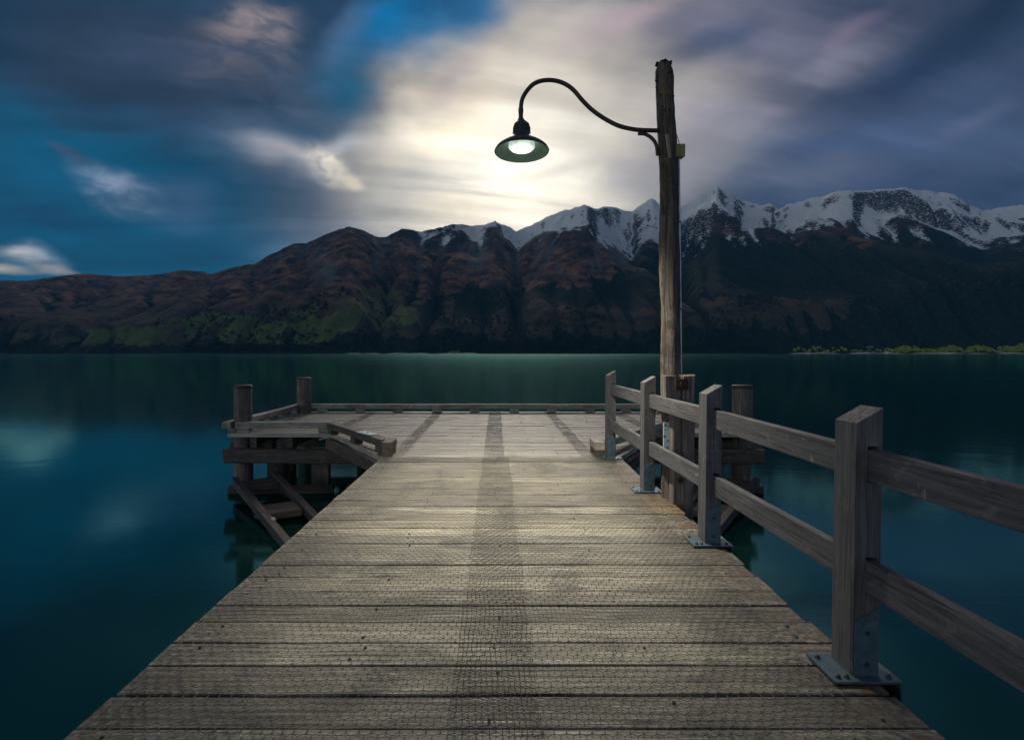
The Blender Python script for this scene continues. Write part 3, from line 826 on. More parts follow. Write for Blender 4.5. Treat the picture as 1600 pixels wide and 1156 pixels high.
M['hut_wall'] = simple('hut_wall_paint', (0.35, 0.22, 0.20), 0.8, 0, 0.2, 0.5)
M['hut_white'] = simple('hut_white_paint', (0.75, 0.74, 0.74), 0.8, 0, 0.1, 0.5)
M['hut_roof'] = simple('hut_roof_iron', (0.40, 0.14, 0.13), 0.6, 0, 0.2, 0.5)
M['hut_grey'] = simple('hut_grey_iron', (0.45, 0.46, 0.5), 0.6, 0, 0.2, 0.5)
M['hut_dark'] = simple('hut_window_glass', (0.02, 0.025, 0.03), 0.2)
for (px, w, dpt, h, wm, rm, lab) in ((1386, 17, 9, 5, 'hut_white', 'hut_white', 'white-roofed cottage on the far shore beside the willow belt'),
                                 (1393, 13, 8, 4, 'hut_wall', 'hut_roof', 'small red-roofed cottage on the far shore right of the white one'),
                                 (1356, 10, 8, 4, 'hut_wall', 'hut_grey', 'grey-roofed hut on the far shore left of the white cottage')):
    yy = SHORE + 6; x = far_x(px, yy); z = WZ + 3.5
    root = thing('cottage', (x, yy, z), lab, 'house')
    b = MB(); b.box(x - w / 2, x + w / 2, yy, yy + dpt, z, z + h); wl = part(b, 'wall', M[wm], root)
    b = MB(); rr = [[(x + sx * (w / 2 + 1), yy - 1, z + h), (x + sx * (w / 2 + 1), yy + dpt + 1, z + h), (x + sx * (w / 2 + 1), yy + dpt / 2, z + h + 3)] for sx in (-1, 1)]
    b.quad_strip_rings(rr, [[(0, 0, 0)] * 3] * 2, .5); part(b, 'roof', M[rm], root)
    for sx in (-.25, .25):
        b = MB(); b.box(x + sx * w - 1, x + sx * w + 1, yy - 0.1, yy, z + 1.5, z + 3.2); part(b, 'window', M['hut_dark'], root)

# ------------------------------------------------------------------ the pier
PLANK_T = 0.07
NEAR_L, NEAR_R = atz(100, 1156), atz(1475, 1156)
FAR_L, FAR_R = atz(589.5, 721), atz(975, 721)
def lerp(a, b, t): return a + (b - a) * t
def walk_l(y): return lerp(NEAR_L.x, FAR_L.x, (y - NEAR_L.y) / (FAR_L.y - NEAR_L.y))
def walk_r(y): return lerp(NEAR_R.x, FAR_R.x, (y - NEAR_R.y) / (FAR_R.y - NEAR_R.y))
YC = 7.36            # where the pier head starts to widen
YF = 9.70            # near edge of the head
YB = 13.15           # back edge
HX = 4.55
def xl(y):
    if y < YC: return walk_l(y)
    if y < YF: return lerp(walk_l(YC), -2.85, (y - YC) / (YF - YC))
    return -HX
def xr(y):
    if y < YC: return walk_r(y)
    if y < YF: return lerp(walk_r(YC), 2.80, (y - YC) / (YF - YC))
    return HX - 0.1

pier = thing('pier', (0, 5, WZ), 'weathered timber pier with a long boardwalk and a wider head over the lake', 'pier')
# gaps measured between boards of the walkway: (y pixel, gap width)
gaps = [(1137.5, .008), (1085, .016), (1039, .010), (1003.6, .009), (971, .006), (945.5, .005), (923, .005), (900.5, .006), (882.5, .008), (863, .006),
        (849, .006), (837, .005), (825, .005), (812.6, .008), (802.5, .016), (791, .018), (782, .006), (773, .016), (763.5, .006), (754, .010), (746, .006), (738, .006), (730, .006), (721.5, .016)]
gy_ = [(atz(CX, g[0]).y, g[1]) for g in gaps]
y_ = gy_[0][0]; pre = []
while y_ > -1.2:
    y_ -= 0.2; pre.append((y_, 0.008))
gl = list(reversed(pre)) + gy_
y_ = gl[-1][0]
while y_ < YB - 0.25:
    y_ += rng.uniform(0.145, 0.165) if y_ > YC else 0.19
    gl.append((y_, rng.choice([.004, .004, .006, .010])))
gl.append((YB, 0.0))
decks = MB()
bolts = []
for i in range(len(gl) - 1):
    y0 = gl[i][0] + gl[i][1] / 2; y1 = gl[i + 1][0] - gl[i + 1][1] / 2
    ym = (y0 + y1) / 2; w = y1 - y0
    l0, l1, r0, r1 = xl(y0), xl(y1), xr(y0), xr(y1)
    if y0 < YF < y1: l0 = l1; r0 = r1
    head = ym > YC
    xa, xb = (l0 + l1) / 2, (r0 + r1) / 2
    if not head: xa += rng.uniform(-.004, .004); xb += rng.uniform(-.012, .012)
    cuts = [xa, xb]
    if head:
        span = xb - xa
        if span > 4.5: cuts = [xa] + sorted(c + rng.uniform(-.12, .12) for c in rng.sample([-2.7, -1.8, -.9, 0.0, .9, 1.8, 2.7], 3) if xa + .5 < c < xb - .5) + [xb]
        elif rng.random() < 0.5: cuts = [xa, rng.choice([-.9, .0, .9]) + rng.uniform(-.1, .1), xb]
    for a, b in zip(cuts[:-1], cuts[1:]):
        dz = rng.uniform(-.003, .003)
        # direction along +X: side vector points to -Y, so slopes take the opposite sign
        sl0 = -(l1 - l0) / w if a == xa else 0; sl1 = -(r1 - r0) / w if b == xb else 0
        g = 0.007
        decks.timber((a + (g if a != xa else 0), ym, -PLANK_T / 2 + dz), (b - (g if b != xb else 0), ym, -PLANK_T / 2 + dz + rng.uniform(-.003, .003)), w, PLANK_T,
                     seg=max(3, int((b - a) / 0.2)), ch=0.004, rough=0.0018 if not head else 0.0014, sl0=sl0, sl1=sl1, mi=1 if head else 0, chip=0.006)
    xsb = [xa + 0.14, -0.62, 0.0, 0.66, xb - 0.14] if not head else [c for c in (-4, -3.1, -2.2, -1.3, -.4, .5, 1.4, 2.3, 3.2, 4.1) if xa + .1 < c < xb - .1]
    for xx in xsb:
        if rng.random() < 0.4: bolts.append((xx + rng.uniform(-.03, .03), ym - w * 0.28))
        if rng.random() < 0.4: bolts.append((xx + rng.uniform(-.03, .03), ym + w * 0.26))
part(decks, 'deck_boards', [M['deck'], M['head']], pier)
b = MB()
for (x, y) in bolts:
    r = 0.0068
    b.lathe(x, y, [(r, 0.0), (r, 0.0042), (r * .8, 0.006), (r * .5, 0.006), (r * 0.4, 0.0035), (0.0003, 0.0035)], n=10)
o = part(b, 'deck_bolts', M['bolt'], pier); o['kind'] = 'stuff'

# wire netting laid over the boards in overlapping rolls
def netting(x0, x1, ylo, yhi, z, seed):
    s = 0.0265; wx = math.sqrt(3) * s; py = 1.5 * s
    R = np.random.RandomState(seed)
    cols = int((x1 - x0) / wx) + 1; rows = int((yhi - ylo) / py) + 1
    ci, ri = np.meshgrid(np.arange(cols), np.arange(rows))
    # brick arrangement: each hexagon top vertex, side vertices
    ox = x0 + ci * wx + (ri % 2) * wx / 2; oy = ylo + ri * py
    def warp(x, y):
        dx_ = 0.020 * (vnoise(x * 3.1, y * 3.1, seed) - .5) * 2 + 0.005 * (vnoise(x * 14, y * 14, seed + 5) - .5) * 2
        dy_ = 0.018 * (vnoise(x * 3.3 + 9, y * 2.7, seed + 1) - .5) * 2 + 0.006 * (vnoise(x * 13, y * 15, seed + 6) - .5) * 2
        zz = 0.003 * vnoise(x * 9, y * 9, seed + 3)
        return np.stack([x + dx_, y + dy_, z + zz], -1)
    A = warp(ox, oy); B = warp(ox, oy + s)                 # twisted edge along the roll
    C = warp(ox - wx / 2, oy + s * 1.5); Dd = warp(ox + wx / 2, oy + s * 1.5)
    segs = [(A, B, 0.0031), (B, C, 0.0021), (B, Dd, 0.0021)]
    V = []
    for p, q, wd in segs:
        p = p.reshape(-1, 3); q = q.reshape(-1, 3)
        ok = (q[:, 1] < yhi - .02) & (p[:, 0] > x0) & (p[:, 0] < x1) & (q[:, 0] > x0) & (q[:, 0] < x1)
        L = np.array([xl(v) for v in p[:, 1]]); Rr = np.array([xr(v) for v in p[:, 1]])
        ok &= (p[:, 0] > L + 0.01) & (p[:, 0] < Rr - 0.01) & (q[:, 0] > L + 0.01) & (q[:, 0] < Rr - 0.01)
        p, q = p[ok], q[ok]
        d = q - p; d[:, 2] = 0; d /= np.linalg.norm(d, axis=1)[:, None]
        n = np.stack([-d[:, 1], d[:, 0], np.zeros(len(d))], -1) * wd / 2
        up = np.array([0, 0, 0.0016])
        # a low gable over the wire: two slanted faces, so it has a lit and a shaded side
        V.append(np.stack([p - n, q - n, q + up, p + up], 1)); V.append(np.stack([p + up, q + up, q + n, p + n], 1))
    return np.concatenate(V).reshape(-1, 3)
Vn = [netting(-1.62, 0.175, -1.2, YC, .0045, 1), netting(-0.18, 1.37, -1.2, YC, .0065, 2)]
for k, (a, b2) in enumerate([(-4.5, -4.05), (-4.3, -2.68), (-2.93, -1.20), (-1.42, 0.12), (-0.17, 1.32), (1.10, 2.85), (2.6, 4.4)]):
    Vn.append(netting(a, b2, YC + 0.02, YB - .1, .0045 + .0018 * (k % 2), 10 + k))
Vn = np.concatenate(Vn)
Vn = Vn - np.array(pier.location)
me, _ = mesh_np('wire_netting', Vn, np.arange(len(Vn)).reshape(-1, 4), [M['wire']], smooth=False)
o = bpy.data.objects.new('wire_netting', me); COL.objects.link(o); o.parent = pier

# substructure
for (x, y0, y1) in [(-1.25, -1.2, YB), (0.0, -1.2, YB), (1.28, -1.2, YB), (-4.13, YF - .05, YB), (-3.52, YF - .05, YB), (-2.78, YF - .05, YB), (-2.0, YF - .6, YB), (2.0, YF - .6, YB), (2.75, YF - .05, YB), (3.5, YF - .05, YB), (4.2, YF - .05, YB)]:
    b = MB(); b.timber((x, y0, -0.165), (x, y1, -0.165), 0.11, 0.185, ch=.008, rough=.004); part(b, 'stringer', M['old'], pier)
for (y, a, c) in [(0.6, -1.45, 1.5), (3.9, -1.45, 1.5), (7.0, -1.45, 1.5), (9.62, -4.58, 4.50), (11.4, -4.5, 4.45), (12.95, -4.5, 4.4)]:
    b = MB(); b.timber((a, y, -0.39), (c, y, -0.39), 0.20, 0.235, ch=.02, rough=.010, chip=0.05); part(b, 'cap_beam', M['old'], pier)
# stub ends of the doubled cap beam on the left and right corners
for sx in (-1, 1):
    b = MB(); b.timber((sx * 3.9, 9.93, -0.29), (sx * 4.60, 9.93, -0.30), 0.20, 0.24, ch=.05, rough=.02, chip=.03); part(b, 'cap_beam', M['old'], pier)
def rotted(t): return 1 - 0.12 * math.exp(-((t - 0.35) / 0.12) ** 2)
for (x, y, r) in [(-3.86, 10.05, .175), (-3.0, 12.9, .15), (-1.1, 0.7, .14), (1.12, 0.7, .14), (-1.1, 4.0, .14), (1.12, 4.0, .14), (-1.1, 7.1, .14), (1.1, 7.1, .14), (0, 9.9, .15), (-1.9, 11.5, .15), (1.9, 11.5, .15),
                  (0, 12.9, .15), (3.0, 12.9, .15), (3.55, 10.05, .165), (-4.2, 11.5, .14), (4.1, 11.5, .14)]:
    b = MB(); b.pile(x, y, -2.4, -0.5, r, r * 1.08, prof=rotted, rough=0.07); part(b, 'pile', M['old'], pier)
for sx in (-1, 1):
    b = MB(); b.timber((sx * 3.08, 9.98, -2.2), (sx * 3.08, 9.98, -0.5), 0.30, 0.16, up=(0, 1, 0), ch=.01, rough=.006); part(b, 'square_pile', M['pile'], pier)
# diagonal fascia under the splayed corners, and edge board along the near edge of the head
for sx in (-1, 1):
    fx0 = walk_l(YC) if sx < 0 else walk_r(YC)
    b = MB(); b.timber((fx0, YC - 0.02, -0.17), (sx * 2.86, YF - 0.06, -0.17), 0.08, 0.19, ch=.012, rough=.008); part(b, 'corner_fascia', M['kerb_brown'] if sx < 0 else M['old'], pier)
    b = MB(); b.timber((sx * 4.40, YF - 0.045, -0.035), (sx * 2.70, YF - 0.045, -0.035), 0.07, 0.066, ch=.006, rough=.003); part(b, 'edge_board', M['kerb'], pier)
    # low waling just above the water
    b = MB(); b.timber((sx * 4.47, 9.52, WZ + 0.06), (sx * 2.75, 9.52, WZ + 0.06), 0.12, 0.13, ch=.012, rough=.008, chip=.03); part(b, 'waling', M['old'], pier)

# kerbs -----------------------------------------------------------------
def kerb(p0, p1, label, matk, nblk, w=0.15, zt=0.185, h=0.105, over=0.0, ends=False, blen=0.16):
    p0, p1 = Vector(p0), Vector(p1); d = (p1 - p0); L = d.length; d.normalize()
    root = thing('kerb', (p0.x, p0.y, 0), label, 'kerb', 'timber kerbs round the pier head')
    b = MB(); b.timber((p0.x, p0.y, zt - h / 2), (p1.x, p1.y, zt - h / 2), w, h, ch=.008, rough=.005, chip=.012)
    part(b, 'kerb_rail', matk, root)
    for i in range(nblk):
        t = (i + 0.5) / nblk * L + rng.uniform(-.08, .08)
        if ends and i == 0: t = blen * .6
        if ends and i == nblk - 1: t = L - blen * .6
        q = p0 + d * t
        b = MB(); hb = zt - h - 0.001 - 0.002
        a0 = q - d * blen / 2; a1 = q + d * blen / 2
        b.timber((a0.x, a0.y, 0.002 + hb / 2), (a1.x, a1.y, 0.002 + hb / 2), w * 0.9, hb, seg=1, ch=.004, rough=0)
        part(b, 'spacer_block', matk, root)
    return root
kerb((-4.35, YB - .09, 0), (4.30, YB - .09, 0), 'long pale timber kerb along the far edge of the pier head', M['kerb'], 10, blen=.2)
kerb((-4.56, YF - 0.12, 0), (-4.54, YB - .02, 0), 'timber kerb on the left side of the pier head, running from front pile to back pile', M['kerb'], 5)
kerb((4.42, YF - 0.05, 0), (4.42, YB - .02, 0), 'timber kerb on the right side of the pier head behind the fence', M['kerb'], 5)
kerb((-4.42, YF + 0.0, 0), (-2.80, YF + 0.0, 0), 'short pale kerb on the near left edge of the pier head beside the capped pile', M['kerb'], 2, ends=True, blen=.2)
kerb((4.36, YF + 0.0, 0), (2.78, YF + 0.0, 0), 'short kerb on the near right edge of the pier head seen through the fence', M['kerb'], 2, ends=True, blen=.2)
kerb((-2.80, YF - 0.10, 0), (-1.50, YC + 0.34, 0), 'brown slanting kerb at the left splayed corner of the pier head', M['kerb_brown'], 3, ends=True, blen=.2, w=.14)
kerb((2.76, YF - 0.10, 0), (1.48, YC + 0.34, 0), 'grey slanting kerb at the right splayed corner behind the first fence post', M['kerb'], 3, ends=True, blen=.2, w=.14)
for sx, lab in ((-1, 'square kerb end block at the left inner corner where the walkway meets the head'), (1, 'square kerb end block beside the farthest fence post')):
    root = thing('kerb_block', (sx * 1.42, YC + .2, 0), lab, 'kerb block', 'timber kerbs round the pier head')
    x = -1.43 if sx < 0 else 1.35
    b = MB(); b.timber((x, YC + .02, .14), (x, YC + .42, .14), .135, .10, ch=.006, rough=.003); part(b, 'kerb_rail', M['kerb_brown'] if sx < 0 else M['kerb'], root)
    for yy in (YC + .08, YC + .34):
        b = MB(); b.timber((x, yy - .06, .0455), (x, yy + .06, .0455), .125, .086, seg=1, ch=.004, rough=0); part(b, 'spacer_block', M['kerb_brown'], root)

# bits of bracketry at the left corner
root = thing('angle_bracket', (-2.72, YF - .12, -.1), 'pale metal angle bracket hanging below the left kerb corner', 'bracket')
b = MB(); b.box(-2.78, -2.71, YF - .14, YF - .10, -.30, -.06); part(b, 'leg', M['pale'], root)
b = MB(); b.timber((-2.98, YF - .12, -.105), (-2.72, YF - .12, -.045), .05, .02, seg=1, ch=.002, rough=0); part(b, 'arm', M['pale'], root)
root = thing('cleat_plate', (-1.95, YC + .95, .19), 'small pale blue metal plate lying on the brown slanting kerb', 'plate')
b = MB(); b.timber((-2.00, YC + 1.02, .194), (-1.72, YC + .68, .194), .15, .012, seg=1, ch=.002, rough=0); part(b, 'plate', M['pale'], root)
b = MB(); b.lathe(-1.86, YC + .85, [(.014, .2005), (.014, .208), (.0005, .210)], n=8); part(b, 'bolt', M['bolt'], root)

# mooring piles that stand proud of the deck ------------------------------
for (px, py, Yp, r, lab, cap) in [(379, 603, 9.84, .152, 'front left mooring pile with a black cap, beside the near left kerb', True),
                                  (474.5, 591, 12.95, .158, 'back left mooring pile at the far corner of the pier head', False),
                                  (1160, 603, 9.84, .165, 'front right mooring pile with a dark cap, standing behind the fence', True),
                                  (1056, 592, 12.95, .15, 'back right mooring pile hidden behind the lamp pole', False)]:
    p = aty(px, py, Yp)
    root = thing('mooring_pile', (p.x, Yp, WZ), lab, 'mooring pile', 'mooring piles at the corners of the pier head')
    b = MB(); b.pile(p.x, Yp, -2.6, p.z - .01, r * 1.06, r * 0.98, seg=20, rough=.045, prof=(lambda t: 1 - 0.16 * math.exp(-((t - 0.48) / 0.10) ** 2)) if px > 1100 else None)
    part(b, 'shaft', M['pile'], root)
    b = MB()
    hh = .045 if cap else .02
    b.lathe(p.x, Yp, [(r * 1.02, p.z - hh), (r * 1.03, p.z + .006), (r * .95, p.z + .016), (.001, p.z + .018)], n=28)
    part(b, 'pile_cap', M['cap'], root)

# landing stages under both corners -----------------------------------------
for sx in (-1, 1):
    lab = 'low slanting landing steps at water level below the ' + ('left' if sx < 0 else 'right') + ' corner of the pier head'
    root = thing('landing_steps', (sx * 3.4, 8.2, WZ), lab, 'landing steps', 'landing steps under the pier corners')
    A0 = Vector((sx * 4.33, 9.38, -.78)); A1 = Vector((sx * 2.35, 6.55, -.99))
    B0 = Vector((sx * 3.80, 9.70, -.76)); B1 = Vector((sx * 1.85, 6.75, -.99))
    for p, q in ((A0, A1), (B0, B1)):
        b = MB(); b.timber(p, q, .075, .13, ch=.008, rough=.004); part(b, 'stringer', M['landing'], root)
        b = MB(); b.timber(p + Vector((0, 0, .073)), q + Vector((0, 0, .073)), .10, .02, seg=2, ch=.003, rough=0.001); part(b, 'edge_strip', M['landing'], root)
    for t in (.09, .50):
        ca = A0.lerp(A1, t); cb = B0.lerp(B1, t); dd = (A1 - A0).normalized()
        for k in (-1, 1):
            b = MB(); off = dd * (k * .125)
            b.timber(ca + off + Vector((0, 0, -.02)), cb + off + Vector((0, 0, -.02)), .235, .10, ch=.008, rough=.004); part(b, 'tread', M['landing'], root)
    if sx < 0:
        q = A0.lerp(A1, .68); b = MB(); b.timber(q + Vector((0, .07, .088)), q + Vector((.06, -.02, .082)), .05, .006, seg=1, ch=.001, rough=0); part(b, 'tag_plate', M['pale'], root)

# ------------------------------------------------------------------ fence
fence = thing('fence', tuple(atz(1101.7, 853)), 'grey timber post-and-rail fence along the right side of the walkway', 'fence')
corners = [atz(948.5, 717.8), atz(1005.6, 769.7), atz(1101.7, 853), atz(1331, 1062)]
corners.append(corners[-1] + Vector((0.03, -1.60, 0)))
PW, PD = 0.108, 0.145
RX0, RX1 = 0.048, 0.092
def zt_of(x, x0): return 1.065 + (x - x0) / PW * 0.062
rails_z = ((.822, .958), (.360, .500))
for ci_, c in enumerate(corners):
    x0, y0 = c.x, c.y; x1, y1 = x0 + PW, y0 + PD
    b = MB(); rn = rng.random(); off = rng.random() * 40
    top = lambda x, y: zt_of(x, x0)
    zb = 0.012
    b.box(x0, x0 + RX0, y0, y1, zb, 1.1, 'Z', rn=rn, off=off, top=top)
    b.box(x0 + RX1 + .004, x1, y0, y1, zb, 1.1, 'Z', rn=rn, off=off, top=top)
    zz = [zb]
    for (a, d_) in sorted(rails_z): zz += [a - .002, d_ + .012]
    b.box(x0 + RX0, x0 + RX1 + .004, y0, y1, zz[0], zz[1], 'Z', rn=rn, off=off)
    b.box(x0 + RX0, x0 + RX1 + .004, y0, y1, zz[2], zz[3], 'Z', rn=rn, off=off)
    b.box(x0 + RX0, x0 + RX1 + .004, y0, y1, zz[4], 1.1, 'Z', rn=rn, off=off, top=top)
    post = part(b, 'post', M['fence'], fence)
    # steel: cheeks on the front and back face, base plate with bolts, edge flange
    b = MB()
    for (ya, yb) in ((y0 - .007, y0 - .001), (y1 + .001, y1 + .007)):
        b = MB(); b.box(x0 + .006, x1 - .004, ya, yb, .020, .30, 'Z', top=lambda x, y: .245 + (x - x0) / PW * .06)
        part(b, 'steel_bracket', M['galv'], fence)
    b = MB(); b.box(x0 - .095, x1 + .07, y0 - .045, y1 + .03, .009, .019, 'X')
    b.box(x1 + .062, x1 + .070, y0 - .045, y1 + .03, -.10, .009, 'Z')
    bp = part(b, 'base_plate', M['galv'], fence)
    b = MB()
    for bx in (x0 - .065, x0 - .03, x1 + .035):
        for by in (y0 - .012, y1 - .005):
            if bx == x0 - .03 and by > y0: continue
            b = MB(); b.lathe(bx, by, [(.011, .019), (.011, .027), (.007, .030), (.0005, .030)], n=6)
            part(b, 'bolt', M['bolt'], bp)
    for zz_ in (.07, .2):
        b = MB(); b.tube([(x0 + .055, y0 - .007, zz_), (x0 + .055, y0 - .014, zz_)], .009, 6, smooth=False)
        part(b, 'bolt', M['bolt'], post)
for i in range(len(corners) - 1):
    a, c = corners[i + 1], corners[i]
    for (z0, z1) in rails_z:
        b = MB(); xm = (RX0 + RX1) / 2
        h = z1 - z0 - 0.004
        sag = rng.uniform(-.004, .004)
        b.timber((a.x + xm, a.y + PD - .07, (z0 + z1) / 2 + sag), (c.x + xm, c.y + .07, (z0 + z1) / 2), RX1 - RX0 - .001, h, ch=.004, rough=.0006, seg=6)
        part(b, 'rail', M['fence'], fence)

# ------------------------------------------------------------------ lamp post
YL = 5.28
def lp(px, py, Y=YL): return aty(px, py, Y)
def zoom(x, y): return lp(740 + x / 4.444, 80 + y / 4.444)
lamp = thing('lamp_post', (lp(1052, 600).x, YL, WZ), 'rustic wooden lamp post with a curved arm and lit hanging lamp over the walkway', 'lamp post')
top = lp(1037.5, 97); mid = lp(1049.5, 590)
bot = Vector((mid.x + .02, YL, -2.3))
b = MB()
n = 28; off = 3.0; rings = []; gcs = []
NS = 90
bump_ph = [rng.random() * 6.28 for _ in range(12)]
for i in range(NS + 1):
    t = i / NS
    z = bot.z + (top.z - bot.z) * t
    x = np.interp(z, [bot.z, mid.z, 2.2, top.z], [bot.x, mid.x, mid.x - .020, top.x])
    x += 0.008 * math.sin(z * 2.1 + 1) + 0.005 * math.sin(z * 4.7)
    r = np.interp(z, [bot.z, 0, 2.3, 2.6, 3.3, top.z - .10, top.z - .04, top.z], [.098, .088, .083, .085, .075, .078, .070, .045])
    ring = []; g = []
    for j in range(n):
        th = 2 * math.pi * j / n
        k = 1.03 + .055 * math.sin(3 * th + bump_ph[0] + z * .5) + .04 * math.sin(5 * th + bump_ph[1] - z * .7) + .035 * math.sin(9 * th + bump_ph[2] + z * .9) + rng.uniform(-.055, .055) + .05 * math.sin(z * 6 + 2 * th + bump_ph[3])
        ring.append((x + r * k * math.cos(th), YL + r * k * math.sin(th), z))
        g.append((z + off, math.cos(th) * r + off, math.sin(th) * r + off))
    rings.append(ring); gcs.append(g)
b.quad_strip_rings(rings, gcs, .5, 0, True)
pole = part(b, 'pole', M['pole'], lamp)
# moss tufts near the top
Rm = np.random.RandomState(9)
b = MB()
for k in range(130):
    u = Rm.rand() ** 1.6; z = top.z - .02 - u * .75; th = Rm.rand() * 2 * math.pi
    if u < .1: rr_ = Rm.rand() * .07; z = top.z - .02 + .01 * Rm.rand()
    else: rr_ = .076
    if u > .3 and math.cos(th) < 0.2 and Rm.rand() < .6: continue
    s = Rm.uniform(.006, .018) * (1 - .5 * u)
    c = Vector((np.interp(z, [2.2, top.z], [mid.x - .02, top.x]) + rr_ * math.cos(th), YL + rr_ * math.sin(th), z))
    b.tube([c - Vector((0, 0, s)), c, c + Vector((s * .3, 0, s * .8))], [s * .5, s, s * .3], 6)
tag(part(b, 'moss', M['mossy'], pole), kind='stuff')
# arm
def spline(pts, n=10):
    P_ = [pts[0]] + pts + [pts[-1]]; out = []
    for i in range(1, len(P_) - 2):
        for k in range(n):
            t = k / n; p0, p1, p2, p3 = P_[i - 1], P_[i], P_[i + 1], P_[i + 2]
            out.append(0.5 * ((2 * p1) + (p2 - p0) * t + (2 * p0 - 5 * p1 + 4 * p2 - p3) * t * t + (3 * p1 - p0 - 3 * p2 + p3) * t ** 3))
    out.append(pts[-1]); return out
arm_px = [(328, 495), (328, 400), (343, 322), (398, 245), (460, 210), (540, 203), (620, 222), (690, 268), (760, 348), (830, 415), (920, 476), (1010, 520), (1100, 542), (1180, 550), (1330, 553)]
arm_pts = spline([zoom(*p) for p in arm_px], 6)
b = MB(); b.tube(arm_pts, .0195, 14); arm = part(b, 'arm', M['iron'], lamp)
b = MB()
for (za, zb_, rr) in ((400, 428, .0235), (430, 468, .021), (470, 492, .026)):
    p, q = zoom(328, za), zoom(328, zb_); b.tube([p, q], rr, 14)
for s in (-1, 1):
    p = zoom(328, 481); b.tube([p, p + Vector((s * .033, 0, 0))], .005, 6)
part(b, 'arm_coupling', M['iron'], arm)
br = spline([zoom(*p) for p in [(1142, 574), (1190, 577), (1238, 606), (1268, 652), (1278, 725)]], 6)
b = MB(); b.tube(br, .0165, 10); part(b, 'arm_brace', M['iron'], lamp)
# lamp head
c0 = lp(815, 238); zr = c0.z; lx = c0.x
px_m = YL / FPX * 1.0
head_ = [(.247, zr), (.240, zr + .022), (.215, zr + .048), (.175, zr + .078), (.135, zr + .104), (.105, zr + .128), (.086, zr + .152), (.082, zr + .170), (.081, zr + .215), (.070, zr + .250), (.045, zr + .275), (.026, zr + .285), (.024, zr + .30)]
def tilt(mb_, a=math.radians(4)):
    """the head hangs slightly tipped towards the walkway end"""
    zc = zr + .28; c_, s_ = math.cos(a), math.sin(a)
    mb_.v = [(v[0], YL + (v[1] - YL) * c_ + (v[2] - zc) * s_, zc - (v[1] - YL) * s_ + (v[2] - zc) * c_) for v in mb_.v]
    return mb_
b = MB(); b.lathe(lx, YL, head_, 64); sh = part(tilt(b), 'lamp_shade', M['shade'], lamp)
b = MB(); b.lathe(lx, YL, [(r - .004 if r > .03 else r, z - .004) for r, z in head_[:8]] + [(.02, zr + .222), (.0005, zr + .223)], 64)
part(tilt(b), 'reflector', M['enamel'], sh)
b = MB(); b.lathe(lx, YL, [(.246, zr - .006), (.250, zr - .002), (.250, zr + .003), (.244, zr + .004), (.241, zr - .002), (.246, zr - .006)], 64); part(tilt(b), 'rim', M['shade'], sh)
b = MB(); b.lathe(lx, YL, [(.0005, zr + .004), (.07, zr + .008), (.100, zr + .018), (.122, zr + .040), (.118, zr + .066), (.10, zr + .10), (.05, zr + .14), (.028, zr + .21)], 32); part(tilt(b), 'bulb', M['bulb'], sh)
ld = bpy.data.lights.new('lamp_light', 'SPOT'); ld.energy = 760; ld.shadow_soft_size = .06; ld.color = (1.0, .93, .76)
ld.spot_size = math.radians(124); ld.spot_blend = 1.0
lo = bpy.data.objects.new('lamp_light', ld); COL.objects.link(lo); lo.location = Vector((lx, YL - .03, zr - .085)) - lamp.location; lo.parent = lamp
# junction box, conduit, cable, cover strip
p0, p1 = zoom(1395, 662), zoom(1452, 745)
b = MB(); b.box(p0.x, p1.x, YL - .05, YL + .03, p1.z, p0.z); jb = part(b, 'junction_box', M['box'], lamp)
b = MB(); b.box(p0.x - .004, p1.x + .004, YL - .056, YL - .0505, p1.z - .003, p0.z + .003); part(b, 'box_lid', M['box'], jb)
cb0, cb1 = zoom(1425, 745), lp(1064, 590)
cpts = [Vector((cb0.x, YL, cb0.z)), Vector((cb1.x, YL, cb1.z)), Vector((cb1.x + .015, YL, -.35))]
b = MB(); b.tube(spline(cpts, 12), .0105, 10); cd = part(b, 'conduit', M['conduit'], lamp)
for t in (2.55, 1.75):
    xx = np.interp(t, [cb1.z, cb0.z], [cb1.x, cb0.x])
    b = MB(); b.box(xx - .05, xx + .012, YL - .012, YL + .012, t, t + .016); part(b, 'conduit_clip', M['galv'], cd)
cab = spline([zoom(1385, 555), zoom(1398, 580), zoom(1412, 620), zoom(1424, 662)], 6)
b = MB(); b.tube([p + Vector((0, -.03, 0)) for p in cab], .0035, 6); part(b, 'cable', M['cable'], lamp)
p0, p1 = zoom(1322, 605), zoom(1345, 765)
b = MB(); b.timber((p0.x, YL - .088, p0.z), (p1.x, YL - .088, p1.z), .03, .02, up=(0, 1, 0), seg=2, ch=.003, rough=.001); part(b, 'cable_cover', M['kerb'], lamp)
b = MB(); p0 = zoom(1325, 240)
for (zx, zy) in ((1325, 340), (1335, 440)):
    q = zoom(zx, zy); b = MB(); b.tube([q + Vector((0, -.095, 0)), q + Vector((0, -.06, 0))], .008, 6)
    part(b, 'bolt', M['bolt'], pole)

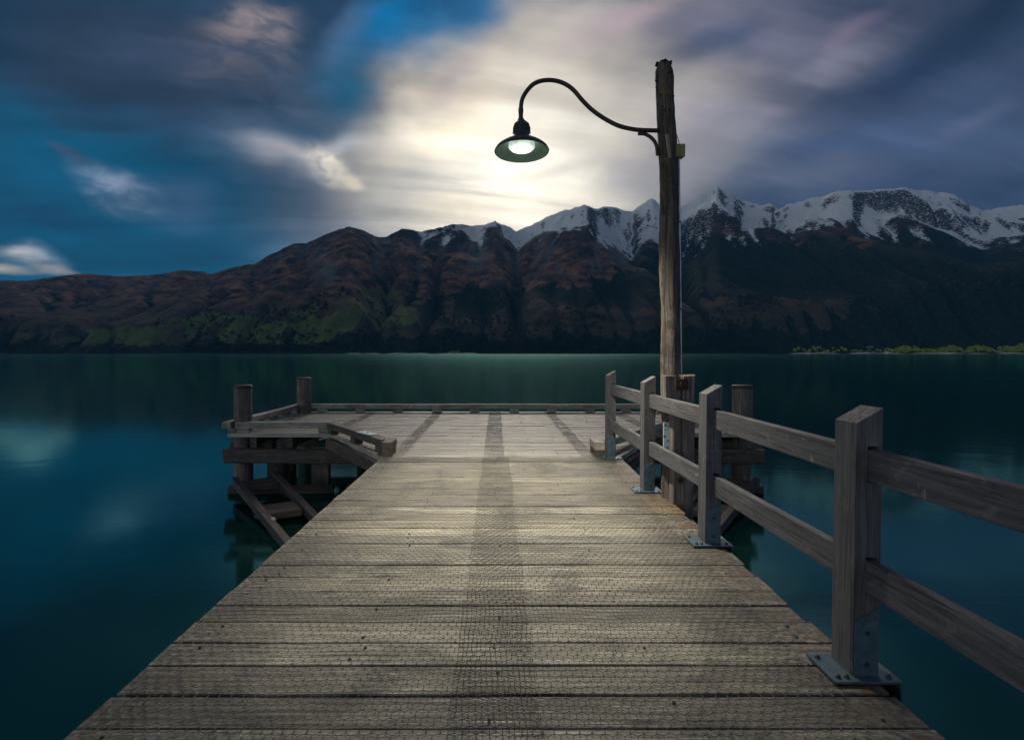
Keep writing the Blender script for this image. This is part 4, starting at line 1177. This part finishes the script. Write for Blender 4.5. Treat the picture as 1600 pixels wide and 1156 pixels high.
# sticker-covered strip on the pole
def sticker_mat():
    m, T = new_mat('sticker_strip')
    pos = T.node('ShaderNodeNewGeometry').outputs['Position']
    v = T.node('ShaderNodeTexVoronoi', {'Vector': T.mapping(pos, scale=(1, 0, 1)), 'Scale': 42.0})
    s = T.node('ShaderNodeSeparateColor', {0: v.outputs['Color']})
    r = T.node('ShaderNodeValToRGB', {0: s.outputs[0]})
    cr = r.color_ramp; cr.interpolation = 'CONSTANT'
    cols = [(0, (.48, .68, .72)), (.40, (.10, .32, .45)), (.50, (.50, .62, .66)), (.68, (.50, .05, .08)), (.76, (.06, .38, .36)), (.84, (.60, .35, .45)), (.9, (.70, .72, .70)), (.96, (.05, .08, .2))]
    cr.elements[0].position = 0; cr.elements[0].color = (*cols[0][1], 1)
    cr.elements[1].position = cols[1][0]; cr.elements[1].color = (*cols[1][1], 1)
    for p_, c_ in cols[2:]:
        e = cr.elements.new(p_); e.color = (*c_, 1)
    edge = T.mr(v.outputs['Distance'], 0.50, 0.60)
    c = T.mix(edge, r.outputs[0], (.45, .66, .70))
    b_ = T.node('ShaderNodeBsdfPrincipled', {'Base Color': c, 'Roughness': .45}); finish(T, b_); return m
M['stick'] = sticker_mat()
p0, p1 = lp(1037.2, 660, YL - .11), lp(1048.5, 716, YL - .11)
b = MB(); b.box(p0.x, p1.x, YL - .112, YL - .100, p1.z, p0.z); part(b, 'sticker_strip', M['stick'], lamp)

# clamped twin timber posts in front of the lamp pole -----------------------------
YT = 5.10
twin = thing('twin_post', (lp(1062, 700, YT).x, YT, WZ), 'pair of old square timbers bolted together in front of the lamp pole', 'post')
a = lp(1048, 640, YT).x; a2 = lp(1036, 600, YT).x; c = lp(1062.2, 640, YT).x; d_ = lp(1083, 640, YT).x
zt_ = lp(1050, 589, YT).z; zn = lp(1050, 641, YT).z
b = MB(); rn = .4; off = 8
b.timber(((a2 + c) / 2, YT, zn), ((a2 + c) / 2, YT, zt_), c - a2 - .004, .13, up=(0, 1, 0), seg=4, ch=.012, rough=.008, chip=.02, rn=.4)
b.timber(((a + c) / 2, YT, -2.3), ((a + c) / 2, YT, zn + .002), c - a - .004, .12, up=(0, 1, 0), seg=16, ch=.010, rough=.006, rn=.4)
part(b, 'timber', M['pile'], twin)
b = MB(); b.timber(((c + d_) / 2, YT, -2.3), ((c + d_) / 2, YT, zt_ + .005), d_ - c - .004, .13, up=(0, 1, 0), seg=20, ch=.012, rough=.007, chip=.02, rn=.6)
part(b, 'timber', M['pile'], twin)
p0, p1 = lp(1056, 592, YT - .08), lp(1075, 609, YT - .08)
b = MB(); b.box(p0.x, p1.x, YT - .082, YT - .068, p1.z, p0.z); pl = part(b, 'steel_plate', M['rust'], twin)
pc = (p0 + p1) / 2
b = MB(); b.tube([(pc.x, YT - .10, pc.z), (pc.x, YT - .083, pc.z)], .02, 8, smooth=False); part(b, 'bolt', M['rust'], pl)
q = lp(1063, 751, YT - .08); b = MB(); b.tube([(q.x, YT - .092, q.z), (q.x, YT - .062, q.z)], .022, 8, smooth=False); part(b, 'bolt', M['rust'], twin)
b = MB(); b.tube([(d_ - .01, YT, pc.z), (d_ + .022, YT, pc.z)], .016, 8, smooth=False); part(b, 'bolt', M['rust'], twin)

if HAZE: haze()
